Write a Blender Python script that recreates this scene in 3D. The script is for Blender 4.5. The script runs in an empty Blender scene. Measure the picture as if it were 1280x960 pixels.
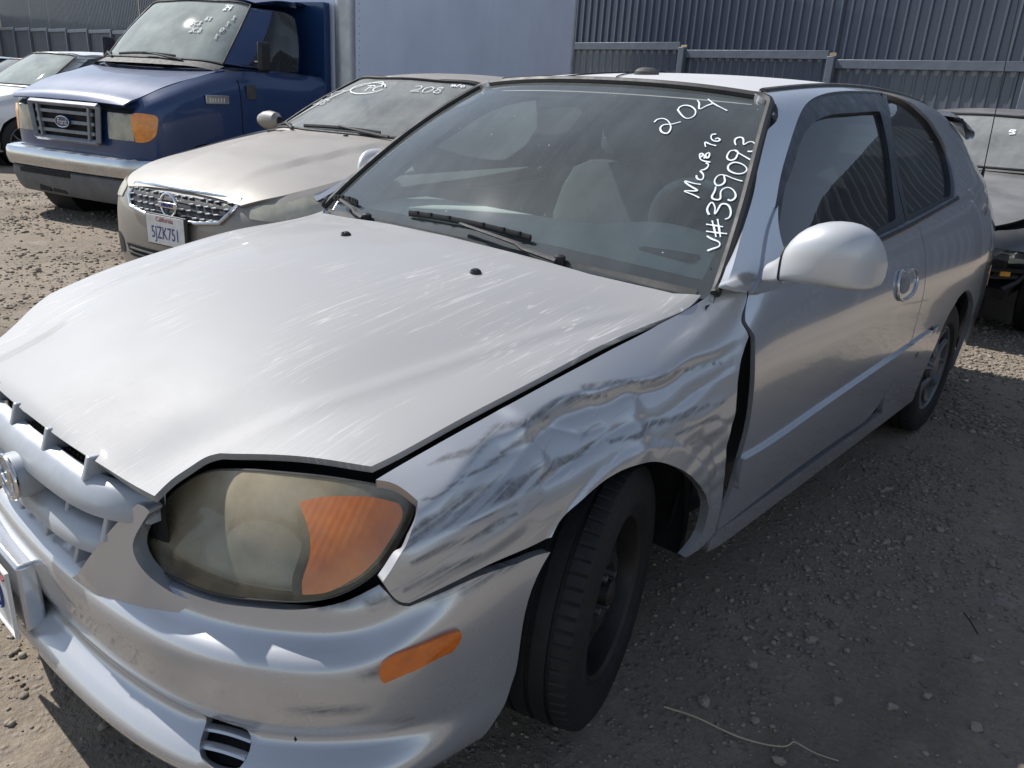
import bpy, bmesh, math, random
from mathutils import Vector, Matrix
from mathutils.geometry import delaunay_2d_cdt
import numpy as np
R = math.radians
random.seed(7); rng = np.random.default_rng(7)
sc = bpy.context.scene; C = sc.collection
# ---------- camera ----------
cam = bpy.data.objects.new('camera', bpy.data.cameras.new('camera')); C.objects.link(cam)
cr_ = Vector((0.74150378, 0.66836182, 0.05886096)); cu_ = Vector((-0.26894556, 0.2157095, 0.93868935)); cf_ = Vector((-0.61468726, 0.7118721, -0.33970236))
mw = Matrix((cr_, cu_, -cf_)).transposed().to_4x4(); mw.translation = Vector((1.5463707, -1.202679, 1.266323)); cam.matrix_world = mw
cam.data.sensor_fit = 'HORIZONTAL'; cam.data.sensor_width = 36; cam.data.lens = 36*982.75/1280; cam.data.clip_start = .05; cam.data.clip_end = 2000
sc.camera = cam
# ---------- sky and sun ----------
SUN = Vector((-.92, -.18, 1.0)).normalized(); EL = math.asin(SUN.z); AZ = math.atan2(SUN.x, SUN.y)
w = bpy.data.worlds.new('World'); sc.world = w; w.use_nodes = True
nt = w.node_tree; sky = nt.nodes.new('ShaderNodeTexSky'); sky.sky_type = 'NISHITA'; sky.sun_disc = False
sky.sun_elevation = EL; sky.sun_rotation = AZ; sky.air_density = 1.0; sky.dust_density = .25; sky.ozone_density = 1.2
hs = nt.nodes.new('ShaderNodeHueSaturation'); hs.inputs['Saturation'].default_value = .72   # camera white balance
nt.links.new(sky.outputs[0], hs.inputs['Color']); nt.links.new(hs.outputs[0], nt.nodes['Background'].inputs[0]); nt.nodes['Background'].inputs[1].default_value = .115
sl = bpy.data.lights.new('sun', 'SUN'); sl.energy = 4.7; sl.angle = R(.5); sl.color = (1, .965, .92)
so = bpy.data.objects.new('sun', sl); C.objects.link(so); so.rotation_euler = SUN.to_track_quat('Z', 'Y').to_euler(); so.location = (-8, 0, 12)
sc.view_settings.view_transform = 'Standard'; sc.view_settings.look = 'None'; sc.view_settings.exposure = .30; sc.view_settings.gamma = 1
sc.render.engine = 'CYCLES'; sc.cycles.use_denoising = True; sc.cycles.max_bounces = 10; sc.cycles.transparent_max_bounces = 12
import numpy as np
# ---------- smooth surfaces: natural cubic splines through a control net ----------
class Spl:
    """natural cubic spline through (t_i, p_i); p may be any shape (n, ...)"""
    def __init__(s, t, p):
        t = np.asarray(t, float); p = np.asarray(p, float); n = len(t)
        sh = p.shape[1:]; q = p.reshape(n, -1); h = np.diff(t)
        A = np.zeros((n, n)); b = np.zeros((n, q.shape[1])); A[0, 0] = A[-1, -1] = 1
        for i in range(1, n-1):
            A[i, i-1] = h[i-1]; A[i, i] = 2*(h[i-1]+h[i]); A[i, i+1] = h[i]
            b[i] = 6*((q[i+1]-q[i])/h[i] - (q[i]-q[i-1])/h[i-1])
        s.t, s.q, s.m, s.h, s.sh = t, q, np.linalg.solve(A, b), h, sh
    def __call__(s, x):
        x = np.asarray(x, float); i = np.clip(np.searchsorted(s.t, x)-1, 0, len(s.t)-2)
        h = s.h[i][:, None]; d = np.clip(x, s.t[0], s.t[-1])
        a = ((s.t[i+1]-d)[:, None])/h; b = ((d-s.t[i])[:, None])/h
        r = a*s.q[i]+b*s.q[i+1]+((a**3-a)*s.m[i]+(b**3-b)*s.m[i+1])*h*h/6
        # straight continuation beyond the ends
        ex = x-d
        if np.any(ex != 0):
            s0 = (s.q[1]-s.q[0])/s.h[0]-s.h[0]*(2*s.m[0]+s.m[1])/6
            s1 = (s.q[-1]-s.q[-2])/s.h[-1]+s.h[-1]*(2*s.m[-1]+s.m[-2])/6
            r = r+np.where(ex[:, None] < 0, ex[:, None]*s0, ex[:, None]*s1)
        return r.reshape((len(x),)+s.sh)
class Surf:
    """tensor surface: net[i][j] = 3D point at (us[i], vs[j])"""
    def __init__(s, us, vs, net, disp=None):
        s.us = np.asarray(us, float); s.vs = np.asarray(vs, float); s.net = np.asarray(net, float); s.disp = disp
        s.N = 220
        s.gu = np.linspace(s.us[0]-.0, s.us[-1]+.0, s.N); g = Spl(s.us, s.net)(s.gu)       # (N, nv, 3)
        s.gv = np.linspace(s.vs[0], s.vs[-1], s.N)
        s.g = Spl(s.vs, g.transpose(1, 0, 2))(s.gv).transpose(1, 0, 2)                      # (N, N, 3)
    def raw(s, uv):
        uv = np.atleast_2d(np.asarray(uv, float))
        fu = np.clip((uv[:, 0]-s.gu[0])/(s.gu[-1]-s.gu[0])*(s.N-1), 0, s.N-1.001); fv = np.clip((uv[:, 1]-s.gv[0])/(s.gv[-1]-s.gv[0])*(s.N-1), 0, s.N-1.001)
        i = fu.astype(int); j = fv.astype(int); a = (fu-i)[:, None]; b = (fv-j)[:, None]; g = s.g
        return (g[i, j]*(1-a)*(1-b)+g[i+1, j]*a*(1-b)+g[i, j+1]*(1-a)*b+g[i+1, j+1]*a*b)
    def normal(s, uv):
        uv = np.atleast_2d(np.asarray(uv, float)); eu = (s.us[-1]-s.us[0])*6e-3; ev = (s.vs[-1]-s.vs[0])*6e-3
        du = s.raw(uv+[eu, 0])-s.raw(uv-[eu, 0]); dv = s.raw(uv+[0, ev])-s.raw(uv-[0, ev])
        n = np.cross(du, dv); return n/np.maximum(np.linalg.norm(n, axis=1, keepdims=True), 1e-9)
    def __call__(s, uv, off=0.0):
        p = s.raw(uv); n = None
        if off: n = s.normal(uv); p = p+n*off
        if s.disp is not None:
            n = s.normal(uv) if n is None else n
            p = p+n*s.disp(p)[:, None]
        return p
# ---------- materials ----------
MATS = {}
def newmat(name):
    m = bpy.data.materials.new(name); m.use_nodes = True; n = m.node_tree; MATS[name] = m
    return m, n, n.nodes['Principled BSDF']
def nd(n, t, **kw):
    x = n.nodes.new(t)
    for k, v in kw.items():
        if k.startswith('i_'): x.inputs[k[2:].replace('_', ' ')].default_value = v
        elif k.startswith('n_'): x.inputs[int(k[2:])].default_value = v
        else: setattr(x, k, v)
    return x
def noise(n, scale, detail=4, rough=.55, stretch=None, dist=0):
    tc = nd(n, 'ShaderNodeTexCoord'); src = tc.outputs['Object']
    if stretch:
        mp = nd(n, 'ShaderNodeMapping'); mp.inputs['Scale'].default_value = stretch; n.links.new(src, mp.inputs[0]); src = mp.outputs[0]
    t = nd(n, 'ShaderNodeTexNoise'); t.inputs['Scale'].default_value = scale; t.inputs['Detail'].default_value = detail; t.inputs['Roughness'].default_value = rough; t.inputs['Distortion'].default_value = dist
    n.links.new(src, t.inputs['Vector']); return t.outputs['Fac']
def ramp(n, fac, a, b, va=0., vb=1.):
    m = nd(n, 'ShaderNodeMapRange'); m.inputs[1].default_value = a; m.inputs[2].default_value = b; m.inputs[3].default_value = va; m.inputs[4].default_value = vb
    n.links.new(fac, m.inputs[0]); return m.outputs[0]
def mathn(n, op, a, b=None):
    m = nd(n, 'ShaderNodeMath', operation=op)
    for i, x in enumerate((a, b)):
        if x is None: continue
        if isinstance(x, (int, float)): m.inputs[i].default_value = x
        else: n.links.new(x, m.inputs[i])
    return m.outputs[0]
def mixc(n, fac, a, b):
    m = nd(n, 'ShaderNodeMix', data_type='RGBA')
    for s, x in ((0, fac), (6, a), (7, b)):
        if isinstance(x, (int, float)): m.inputs[s].default_value = x
        elif isinstance(x, tuple): m.inputs[s].default_value = (*x, 1) if len(x) == 3 else x
        else: n.links.new(x, m.inputs[s])
    return m.outputs[2]
def bumpn(n, p, h, strength, dist=.01):
    b = nd(n, 'ShaderNodeBump'); b.inputs['Strength'].default_value = strength; b.inputs['Distance'].default_value = dist
    n.links.new(h, b.inputs['Height']); n.links.new(b.outputs[0], p.inputs['Normal']); return b
def P(p, **kw):
    names = dict(base='Base Color', rough='Roughness', metal='Metallic', coat='Coat Weight', coatr='Coat Roughness', ior='IOR', spec='Specular IOR Level', trans='Transmission Weight', alpha='Alpha', emis='Emission Strength')
    for k, v in kw.items():
        i = p.inputs[names[k]]
        i.default_value = (*v, 1) if isinstance(v, tuple) else v
def simple(name, base, rough=.5, metal=0., coat=0., var=.12, vs=6., bump=0., bs=60., spec=.5):
    m, n, p = newmat(name); P(p, base=base, rough=rough, metal=metal, coat=coat, spec=spec)
    if var:
        f = noise(n, vs, 5)
        c = mixc(n, ramp(n, f, .3, .7), tuple(x*(1-var) for x in base), tuple(min(1, x*(1+var)) for x in base)); n.links.new(c, p.inputs['Base Color'])
        n.links.new(ramp(n, noise(n, vs*2.3, 4), .3, .7, max(.02, rough-.08), min(1, rough+.1)), p.inputs['Roughness'])
    if bump: bumpn(n, p, noise(n, bs, 4), bump, .004)
    return m
DUST = (.34, .325, .305)
def paint(name, base, rough=.28, metal=.55, coat=.7, dust=.25, top=.35, streak=None, scuff=False, dscale=3.):
    """car paint with a film of dust: more of it on faces that look up"""
    m, n, p = newmat(name); P(p, base=base, rough=rough, metal=metal, coat=coat, coatr=.04)
    geo = nd(n, 'ShaderNodeNewGeometry'); sep = nd(n, 'ShaderNodeSeparateXYZ'); n.links.new(geo.outputs['Normal'], sep.inputs[0])
    up = ramp(n, sep.outputs[2], .25, .95, 0, top)
    d = ramp(n, noise(n, dscale, 6, .62), .32, .72, dust*.62, dust)
    d = mathn(n, 'ADD', d, mathn(n, 'MULTIPLY', up, ramp(n, noise(n, dscale*2.2, 6, .65), .3, .7, .65, 1.1)))
    fine = ramp(n, noise(n, 420, 2), .35, .65, .93, 1.07); d = mathn(n, 'MULTIPLY', d, fine)
    col = None
    if streak:
        s = noise(n, 1.0, 3, .5, streak, 1.1)
        line = ramp(n, mathn(n, 'ABSOLUTE', mathn(n, 'SUBTRACT', s, .5)), 0, .011, 1, 0)
        s2 = noise(n, 1.0, 3, .5, (streak[0]*2.1, streak[1]*1.6, streak[2]), .6)
        line2 = ramp(n, mathn(n, 'ABSOLUTE', mathn(n, 'SUBTRACT', s2, .5)), 0, .010, .7, 0)
        ln = mathn(n, 'MULTIPLY', mathn(n, 'MAXIMUM', line, line2), ramp(n, noise(n, 3, 3), .46, .62))
        d = mathn(n, 'ADD', d, mathn(n, 'MULTIPLY', ln, .22))
    d = mathn(n, 'MINIMUM', mathn(n, 'MAXIMUM', d, 0.), .95)
    c = mixc(n, d, base, DUST)
    if streak:
        c = mixc(n, mathn(n, 'MULTIPLY', ln, .5), c, (.66, .655, .64))
    met = mathn(n, 'MULTIPLY', mathn(n, 'SUBTRACT', 1., d), metal); ro = mathn(n, 'ADD', rough, mathn(n, 'MULTIPLY', d, .5)); ct = mathn(n, 'MULTIPLY', mathn(n, 'SUBTRACT', 1., mathn(n, 'MINIMUM', mathn(n, 'MULTIPLY', d, 1.25), 1.)), coat)
    if scuff:
        at = nd(n, 'ShaderNodeAttribute', attribute_name='scuff').outputs['Fac']
        tc = nd(n, 'ShaderNodeTexCoord'); sp = nd(n, 'ShaderNodeSeparateXYZ'); n.links.new(tc.outputs['Object'], sp.inputs[0])
        # long rub marks: stretched along the car, climbing gently to the rear
        zz = mathn(n, 'SUBTRACT', sp.outputs[2], mathn(n, 'MULTIPLY', sp.outputs[1], .30))
        def band(ky, kz, lo, hi, det=5, ro_=.6):
            cb = nd(n, 'ShaderNodeCombineXYZ'); n.links.new(mathn(n, 'MULTIPLY', sp.outputs[1], ky), cb.inputs[0]); n.links.new(mathn(n, 'MULTIPLY', zz, kz), cb.inputs[1])
            t = nd(n, 'ShaderNodeTexNoise'); t.inputs['Scale'].default_value = 1; t.inputs['Detail'].default_value = det; t.inputs['Roughness'].default_value = ro_; t.inputs['Distortion'].default_value = .35; n.links.new(cb.outputs[0], t.inputs[0])
            return ramp(n, t.outputs['Fac'], lo, hi)
        at2 = nd(n, 'ShaderNodeAttribute', attribute_name='rub').outputs['Fac']
        streaks = mathn(n, 'MAXIMUM', band(1.6, 105, .36, .50, 5), .22)
        sm = mathn(n, 'MAXIMUM', mathn(n, 'MULTIPLY', mathn(n, 'MULTIPLY', band(5, 75, .60, .70, 6), at), .55), mathn(n, 'MULTIPLY', at2, streaks))
        sm = mathn(n, 'MULTIPLY', sm, ramp(n, noise(n, 70, 5, .7), .25, .6, .45, 1.0))
        c = mixc(n, mathn(n, 'MULTIPLY', sm, .82), c, (.085, .085, .09)); ro = mathn(n, 'ADD', ro, mathn(n, 'MULTIPLY', sm, .25)); ct = mathn(n, 'MULTIPLY', ct, mathn(n, 'SUBTRACT', 1., mathn(n, 'MULTIPLY', sm, .8)))
        ro = mathn(n, 'ADD', ro, mathn(n, 'MULTIPLY', at, .10)); wh = mathn(n, 'MULTIPLY', band(9, 120, .64, .70, 6), at); c = mixc(n, mathn(n, 'MULTIPLY', wh, .5), c, (.7, .71, .73))
        met = mathn(n, 'MULTIPLY', met, mathn(n, 'SUBTRACT', 1., mathn(n, 'MULTIPLY', sm, .6)))
    n.links.new(c, p.inputs['Base Color']); n.links.new(met, p.inputs['Metallic']); n.links.new(ro, p.inputs['Roughness']); n.links.new(ct, p.inputs['Coat Weight'])
    b = nd(n, 'ShaderNodeBump'); b.inputs['Strength'].default_value = .03; b.inputs['Distance'].default_value = .001; n.links.new(noise(n, 700, 2), b.inputs['Height']); n.links.new(b.outputs[0], p.inputs['Normal'])
    return m
def glass(name, tint=(.55, .62, .60), dust=.35, dscale=2.5, dcol=(.42, .42, .40), streak=None, rough=.02, spots=0.):
    m = bpy.data.materials.new(name); m.use_nodes = True; n = m.node_tree; n.nodes.clear(); MATS[name] = m
    out = nd(n, 'ShaderNodeOutputMaterial'); tr = nd(n, 'ShaderNodeBsdfTransparent'); tr.inputs[0].default_value = (*tint, 1)
    gl = nd(n, 'ShaderNodeBsdfGlossy'); gl.inputs['Roughness'].default_value = rough; gl.inputs[0].default_value = (1, 1, 1, 1)
    fr = nd(n, 'ShaderNodeFresnel'); fr.inputs[0].default_value = 1.55
    ms = nd(n, 'ShaderNodeMixShader'); n.links.new(fr.outputs[0], ms.inputs[0]); n.links.new(tr.outputs[0], ms.inputs[1]); n.links.new(gl.outputs[0], ms.inputs[2])
    df = nd(n, 'ShaderNodeBsdfDiffuse'); df.inputs[0].default_value = (*dcol, 1)
    d = ramp(n, noise(n, dscale, 6, .62), .3, .75, dust*.55, dust*1.25)
    if streak:
        s = ramp(n, noise(n, 1., 5, .6, streak, .3), .35, .62, .88, 1.07); d = mathn(n, 'MULTIPLY', d, s)
    if spots:
        v = nd(n, 'ShaderNodeTexVoronoi'); v.inputs['Scale'].default_value = 26; v.inputs['Randomness'].default_value = 1
        tc = nd(n, 'ShaderNodeTexCoord'); n.links.new(tc.outputs['Object'], v.inputs['Vector'])
        hs = ramp(n, v.outputs['Distance'], .03, .07, spots, 0); sel = ramp(n, noise(n, 9, 2), .52, .56); d = mathn(n, 'ADD', d, mathn(n, 'MULTIPLY', hs, sel))
    d = mathn(n, 'MINIMUM', d, .96)
    m2 = nd(n, 'ShaderNodeMixShader'); n.links.new(d, m2.inputs[0]); n.links.new(ms.outputs[0], m2.inputs[1]); n.links.new(df.outputs[0], m2.inputs[2]); n.links.new(m2.outputs[0], out.inputs[0])
    return m
# ---------- objects ----------
def thing(name, label, cat, loc=(0, 0, 0), rz=0., group=None):
    o = bpy.data.objects.new(name, None); C.objects.link(o); o.empty_display_size = .2; o.location = loc; o.rotation_euler = (0, 0, rz)
    tag(o, label, cat, group); return o
def tag(o, label=None, cat=None, group=None, kind=None):
    for k, v in (('label', label), ('category', cat), ('group', group), ('kind', kind)):
        if v: o[k] = v
    return o
def meshob(name, V, F, mat, parent=None, smooth=True, sharp=None):
    me = bpy.data.meshes.new(name); me.from_pydata([tuple(v) for v in np.asarray(V, float).reshape(-1, 3)], [], [tuple(int(i) for i in f) for f in F])
    if smooth: me.polygons.foreach_set('use_smooth', [True]*len(me.polygons))
    if mat: me.materials.append(mat)
    me.update(); o = bpy.data.objects.new(name, me); C.objects.link(o)
    if parent: o.parent = parent
    if sharp: me.set_sharp_from_angle(angle=R(sharp))
    return o
class MB:
    """collects primitives into one mesh"""
    def __init__(s): s.V = []; s.F = []; s.n = 0
    def add(s, V, F):
        V = np.asarray(V, float).reshape(-1, 3); s.V.append(V); s.F += [tuple(int(i)+s.n for i in f) for f in F]; s.n += len(V); return s
    def box(s, c, d, rot=None):
        x, y, z = [k/2 for k in d]; V = np.array([(-x, -y, -z), (x, -y, -z), (x, y, -z), (-x, y, -z), (-x, -y, z), (x, -y, z), (x, y, z), (-x, y, z)])
        if rot is not None: V = V @ np.array(rot).T
        return s.add(V+np.array(c), [(0, 3, 2, 1), (4, 5, 6, 7), (0, 1, 5, 4), (1, 2, 6, 5), (2, 3, 7, 6), (3, 0, 4, 7)])
    def tube(s, pts, r, n=8, closed=False, cap=True, flat=None):
        pts = np.asarray(pts, float); m = len(pts); r = np.broadcast_to(np.asarray(r, float), (m,))
        d = np.roll(pts, -1, 0)-np.roll(pts, 1, 0)
        if not closed: d[0] = pts[1]-pts[0]; d[-1] = pts[-1]-pts[-2]
        d /= np.maximum(np.linalg.norm(d, axis=1, keepdims=True), 1e-9); up = np.array([0, 0, 1.]) if abs(d[0][2]) < .9 else np.array([1., 0, 0])
        V = []
        a0 = np.cross(d[0], up); a0 /= np.linalg.norm(a0)
        for i in range(m):
            a = a0-d[i]*(a0@d[i]); a /= np.linalg.norm(a); b = np.cross(d[i], a); a0 = a
            for k in range(n): t = 2*math.pi*k/n; V.append(pts[i]+r[i]*(math.cos(t)*a+math.sin(t)*b*(flat or 1)))
        F = []
        for i in range(m if closed else m-1):
            j = (i+1) % m
            for k in range(n): F.append((i*n+k, i*n+(k+1) % n, j*n+(k+1) % n, j*n+k))
        if cap and not closed: F += [tuple(range(n))[::-1], tuple((m-1)*n+k for k in range(n))]
        return s.add(V, F)
    def lathe(s, prof, n=48, axis='x', c=(0, 0, 0), a0=0., a1=2*math.pi):
        """prof: (along axis, radius)"""
        V = []; full = abs(a1-a0-2*math.pi) < 1e-6; na = n if full else n+1
        for k in range(na):
            t = a0+(a1-a0)*k/n; cs, sn = math.cos(t), math.sin(t)
            for h, r in prof: V.append((h, r*cs, r*sn) if axis == 'x' else ((r*cs, h, r*sn) if axis == 'y' else (r*cs, r*sn, h)))
        m = len(prof); F = []
        for k in range(n):
            j = (k+1) % na
            for i in range(m-1): F.append((k*m+i, j*m+i, j*m+i+1, k*m+i+1))
        return s.add(np.array(V)+np.array(c), F)
    def grid(s, G):
        G = np.asarray(G, float); a, b = G.shape[:2]
        return s.add(G.reshape(-1, 3), [(i*b+j, (i+1)*b+j, (i+1)*b+j+1, i*b+j+1) for i in range(a-1) for j in range(b-1)])
    def ob(s, name, mat, parent=None, smooth=True, sharp=35, bevel=0., sub=0):
        o = meshob(name, np.concatenate(s.V), s.F, mat, parent, smooth, sharp if smooth else None)
        if bevel:
            b = o.modifiers.new('bevel', 'BEVEL'); b.width = bevel; b.segments = 2; b.limit_method = 'ANGLE'; b.angle_limit = R(40)
        if sub:
            b = o.modifiers.new('sub', 'SUBSURF'); b.levels = sub; b.render_levels = sub
        return o
def inside(poly, pts):
    x, y = pts[:, 0], pts[:, 1]; r = np.zeros(len(pts), bool); p = poly; q = np.roll(poly, -1, 0)
    for (x1, y1), (x2, y2) in zip(p, q):
        if y1 == y2: continue
        c = ((y1 > y) != (y2 > y)) & (x < (x2-x1)*(y-y1)/(y2-y1)+x1); r ^= c
    return r
def dense(S, segs, res, metric=True):
    """smooth each segment, keep the corners"""
    out = []
    for sg in segs:
        p = np.array(sg, float)
        keep = [0]+[i for i in range(1, len(p)) if np.abs(p[i]-p[i-1]).max() > 1e-6]; p = p[keep]
        if len(p) < 2: continue
        q = S.raw(p) if metric else p
        t = np.concatenate([[0], np.cumsum(np.linalg.norm(np.diff(q, axis=0), axis=1))]); k = max(1, int(math.ceil(t[-1]/res)))
        if t[-1] < 1e-6: continue
        tt = np.linspace(0, t[-1], k+1)[:-1]
        good = np.concatenate([[True], np.diff(t) > 1e-6]); p, t = p[good], t[good]
        out.append(Spl(t, p)(tt) if len(p) > 2 else p[0]+(p[1]-p[0])*(tt/t[-1])[:, None])
    return np.concatenate(out)
def arclist(S, lo, hi, fixed, axis, res):
    t = np.linspace(lo, hi, 160); uv = np.zeros((160, 2)); uv[:, axis] = t; uv[:, 1-axis] = fixed
    p = S.raw(uv); L = np.concatenate([[0], np.cumsum(np.linalg.norm(np.diff(p, axis=0), axis=1))])
    k = max(2, int(L[-1]/res)); return np.interp(np.linspace(0, L[-1], k+1), L, t)
def panel(name, S, segs, mat, parent=None, holes=(), res=.02, off=0., flange=.012, attr=None, mirror=False, sgn=1, poly=None, flip=False):
    """trimmed piece of a surface with a folded-in edge"""
    poly = dense(S, segs, res*.6) if poly is None else poly
    hp = [dense(S, h, res*.6) if isinstance(h, list) else h for h in holes]
    lo, hi = poly.min(0), poly.max(0); mid = (lo+hi)/2
    us = arclist(S, lo[0], hi[0], mid[1], 0, res); vs = arclist(S, lo[1], hi[1], mid[0], 1, res)
    su = np.linalg.norm(S.raw([hi[0], mid[1]])-S.raw([lo[0], mid[1]]))/(hi[0]-lo[0]); sv = np.linalg.norm(S.raw([mid[0], hi[1]])-S.raw([mid[0], lo[1]]))/(hi[1]-lo[1])
    g = np.stack(np.meshgrid(us, vs, indexing='ij'), -1).reshape(-1, 2); scl = np.array([su, sv])
    m = inside(poly, g)
    for h in hp: m &= ~inside(h, g)
    g = g[m]; bp = np.concatenate([poly]+hp)
    if len(g):
        dd = np.full(len(g), 9e9)
        for k in range(0, len(bp), 200): dd = np.minimum(dd, np.linalg.norm((g[:, None]-bp[None, k:k+200])*scl, axis=2).min(1))
        g = g[dd > res*.38]
    pts = np.concatenate([bp, g])*scl; edges = []; o = 0
    for loop in [poly]+hp:
        k = len(loop); edges += [(o+i, o+(i+1) % k) for i in range(k)]; o += k
    vv, _, ff, _, _, _ = delaunay_2d_cdt([Vector(p) for p in pts], edges, [], 0, 1e-6)
    uv = np.array([tuple(v) for v in vv])/scl; ff = [tuple(f) for f in ff]
    cen = np.array([uv[list(f)].mean(0) for f in ff]); keep = inside(poly, cen)
    for h in hp: keep &= ~inside(h, cen)
    ff = [f for f, k in zip(ff, keep) if k]
    V = S(uv, off*sgn) if off else S(uv)
    # boundary edges -> folded flange
    cnt = {}
    for f in ff:
        for a, b in zip(f, f[1:]+f[:1]): cnt[(a, b)] = 1
    bd = [(a, b) for (a, b) in cnt if (b, a) not in cnt]
    VV = [V]; FF = list(ff)
    if flange:
        ids = sorted({a for e in bd for a in e}); ix = {a: i for i, a in enumerate(ids)}; n0 = len(V); k = len(ids)
        nn = S.normal(uv[ids])*sgn; VV += [V[ids], V[ids]-nn*flange]
        FF += [(n0+ix[b], n0+ix[a], n0+k+ix[a], n0+k+ix[b]) for a, b in bd]
    V = np.concatenate(VV)
    if mirror: V = V*[-1, 1, 1]
    if mirror != flip: FF = [f[::-1] for f in FF]
    ob = meshob(name, V, FF, mat, parent)
    if attr:
        for k, fn in attr.items():
            a = ob.data.attributes.new(k, 'FLOAT', 'POINT'); q = V*[-1, 1, 1] if mirror else V
            a.data.foreach_set('value', np.asarray(fn(q), np.float32))
    return ob
def full(S, n0=40, n1=40, lo=None, hi=None):
    a = np.linspace(S.us[0] if lo is None else lo[0], S.us[-1] if hi is None else hi[0], n0); b = np.linspace(S.vs[0] if lo is None else lo[1], S.vs[-1] if hi is None else hi[1], n1)
    uv = np.stack(np.meshgrid(a, b, indexing='ij'), -1).reshape(-1, 2); return S(uv).reshape(n0, n1, 3)
def rectseg(u0, v0, u1, v1): return [[(u0, v0), (u1, v0)], [(u1, v0), (u1, v1)], [(u1, v1), (u0, v1)], [(u0, v1), (u0, v0)]]
def inv(S, P3, half=None):
    """nearest (u, v) of 3-D points"""
    G = S.g.reshape(-1, 3); out = []
    ok = np.ones(len(G), bool) if half is None else (G[:, 0]*half > 0)
    for p in np.atleast_2d(P3):
        d = np.linalg.norm(G-p, axis=1); d[~ok] = 9e9; k = d.argmin(); i, j = divmod(k, S.N); out.append((S.gu[i], S.gv[j]))
    return np.array(out)
def textmesh(s, size, mat, name, parent, loc, rot=(R(90), 0, 0), thick=.002, align='CENTER', sx=1.):
    cu = bpy.data.curves.new('t', 'FONT'); cu.body = s; cu.size = size; cu.extrude = thick; cu.align_x = align; cu.align_y = 'CENTER'
    o = bpy.data.objects.new('t', cu); C.objects.link(o); bpy.context.view_layer.update()
    me = bpy.data.meshes.new_from_object(o.evaluated_get(bpy.context.evaluated_depsgraph_get())); bpy.data.objects.remove(o)
    r = bpy.data.objects.new(name, me); C.objects.link(r); me.materials.clear(); me.materials.append(mat); r.parent = parent; r.location = loc; r.rotation_euler = rot; r.scale = (sx, 1, 1); return r
def strokes(S, lines, width, off, mat, name, parent, closed=False):
    """marker strokes lying on a surface"""
    mb = MB()
    for ln in lines:
        p = np.array(ln, float); q = S(p); keep = np.concatenate([[True], np.linalg.norm(np.diff(q, axis=0), axis=1) > 1e-5]); p, q = p[keep], q[keep]
        if len(p) < 2: continue
        t = np.concatenate([[0], np.cumsum(np.linalg.norm(np.diff(q, axis=0), axis=1))]); k = max(6, int(t[-1]/.004))
        uv = Spl(t, p)(np.linspace(0, t[-1], k)) if len(p) > 2 else p[0]+(p[1]-p[0])*np.linspace(0, 1, k)[:, None]
        c = S(uv, off); nrm = S.normal(uv); d = np.gradient(c, axis=0); d /= np.maximum(np.linalg.norm(d, axis=1, keepdims=True), 1e-9); sd = np.cross(nrm, d)
        wv = width*(1+.25*np.sin(np.linspace(0, 9, k)+len(ln)))[:, None]/2
        mb.grid(np.stack([c-sd*wv, c+sd*wv], 1).transpose(1, 0, 2))
    return mb.ob(name, mat, parent)
# ---------- silver hatchback: x to its left, y to its rear (front axle at y = 0), z up ----------
def col(*a): return np.array(a, float)[:, None]
XTOP = Spl([-.62, -.5, -.365, -.13, .065, .23, .36, .47, .60, .9, 1.33, 1.7, 2.35, 2.8, 3.2, 3.42], col(.672, .683, .697, .708, .713, .716, .716, .750, .772, .777, .776, .768, .742, .715, .640, .560))
ZTOP = Spl([-.62, -.5, -.365, -.13, .065, .23, .36, .47, .60, .9, 1.33, 1.7, 2.35, 2.8, 3.2, 3.42], col(.665, .703, .738, .781, .812, .836, .868, .895, .897, .906, .932, .960, 1.012, 1.03, 1.025, 1.0))
def make_side():
    ys = [-.62, -.5, -.38, -.25, -.1, .08, .25, .38, .47, .6, .9, 1.33, 1.8, 2.35, 2.8, 3.1, 3.3, 3.42]
    W = Spl([-.62, -.5, -.38, -.2, 0, .3, .7, 1.4, 2.0, 2.5, 2.8, 3.1, 3.3, 3.42], col(.745, .785, .812, .828, .836, .840, .842, .843, .843, .838, .825, .790, .735, .66))
    net = []
    for y in ys:
        w = W([y])[0, 0]; t = ZTOP([y])[0, 0]; xt = min(XTOP([y])[0, 0], w-.03)
        z5 = min(.62, t-.10); s = (z5-.16)/.46
        r = [[w-d, y, .16+(z-.16)*s] for d, z in ((.055, .16), (.030, .21), (.018, .28), (.006, .40), (0, .52), (.003, .62))]
        for f in (.32, .60, .82, .93, 1.0):
            g = f**2.4
            r.append([w-.003-(w-.003-xt)*g, y, z5+(t-z5)*f])
        net.append(r)
    return Surf(ys, [0, 1, 2, 3, 4, 5, 6.2, 7.3, 8.2, 8.7, 9], net)
def make_upper():
    ys = [-.1, .2, .5, .8, 1.1, 1.5, 2.0, 2.5, 2.9, 3.2, 3.45]
    top = Spl([-.1, .3, .7, 1.0, 1.3, 1.7, 2.1, 2.5, 2.9, 3.2, 3.45], col(1.26, 1.275, 1.30, 1.328, 1.356, 1.374, 1.373, 1.354, 1.31, 1.25, 1.18))
    xd = Spl([-.1, .3, .7, 1.5, 2.2, 2.8, 3.2, 3.45], col(.45, .475, .49, .50, .495, .46, .40, .34))
    net = []
    for y in ys:
        t = top([y])[0, 0]; b = ZTOP([max(y, .47)])[0, 0]; h = t-b; x0 = XTOP([max(y, .6)])[0, 0]+.012; x1 = xd([y])[0, 0]
        net.append([[x0-.006-(x0-.006-x1)*fx, y, b+h*fz] for fx, fz in ((-.04, -.06), (.02, .05), (.19, .27), (.345, .48), (.51, .69), (.645, .83), (.775, .925), (.88, .975), (1.0, 1.0))])
    return Surf(ys, range(9), net)
SIDE = make_side(); UPPER = make_upper()
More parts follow.
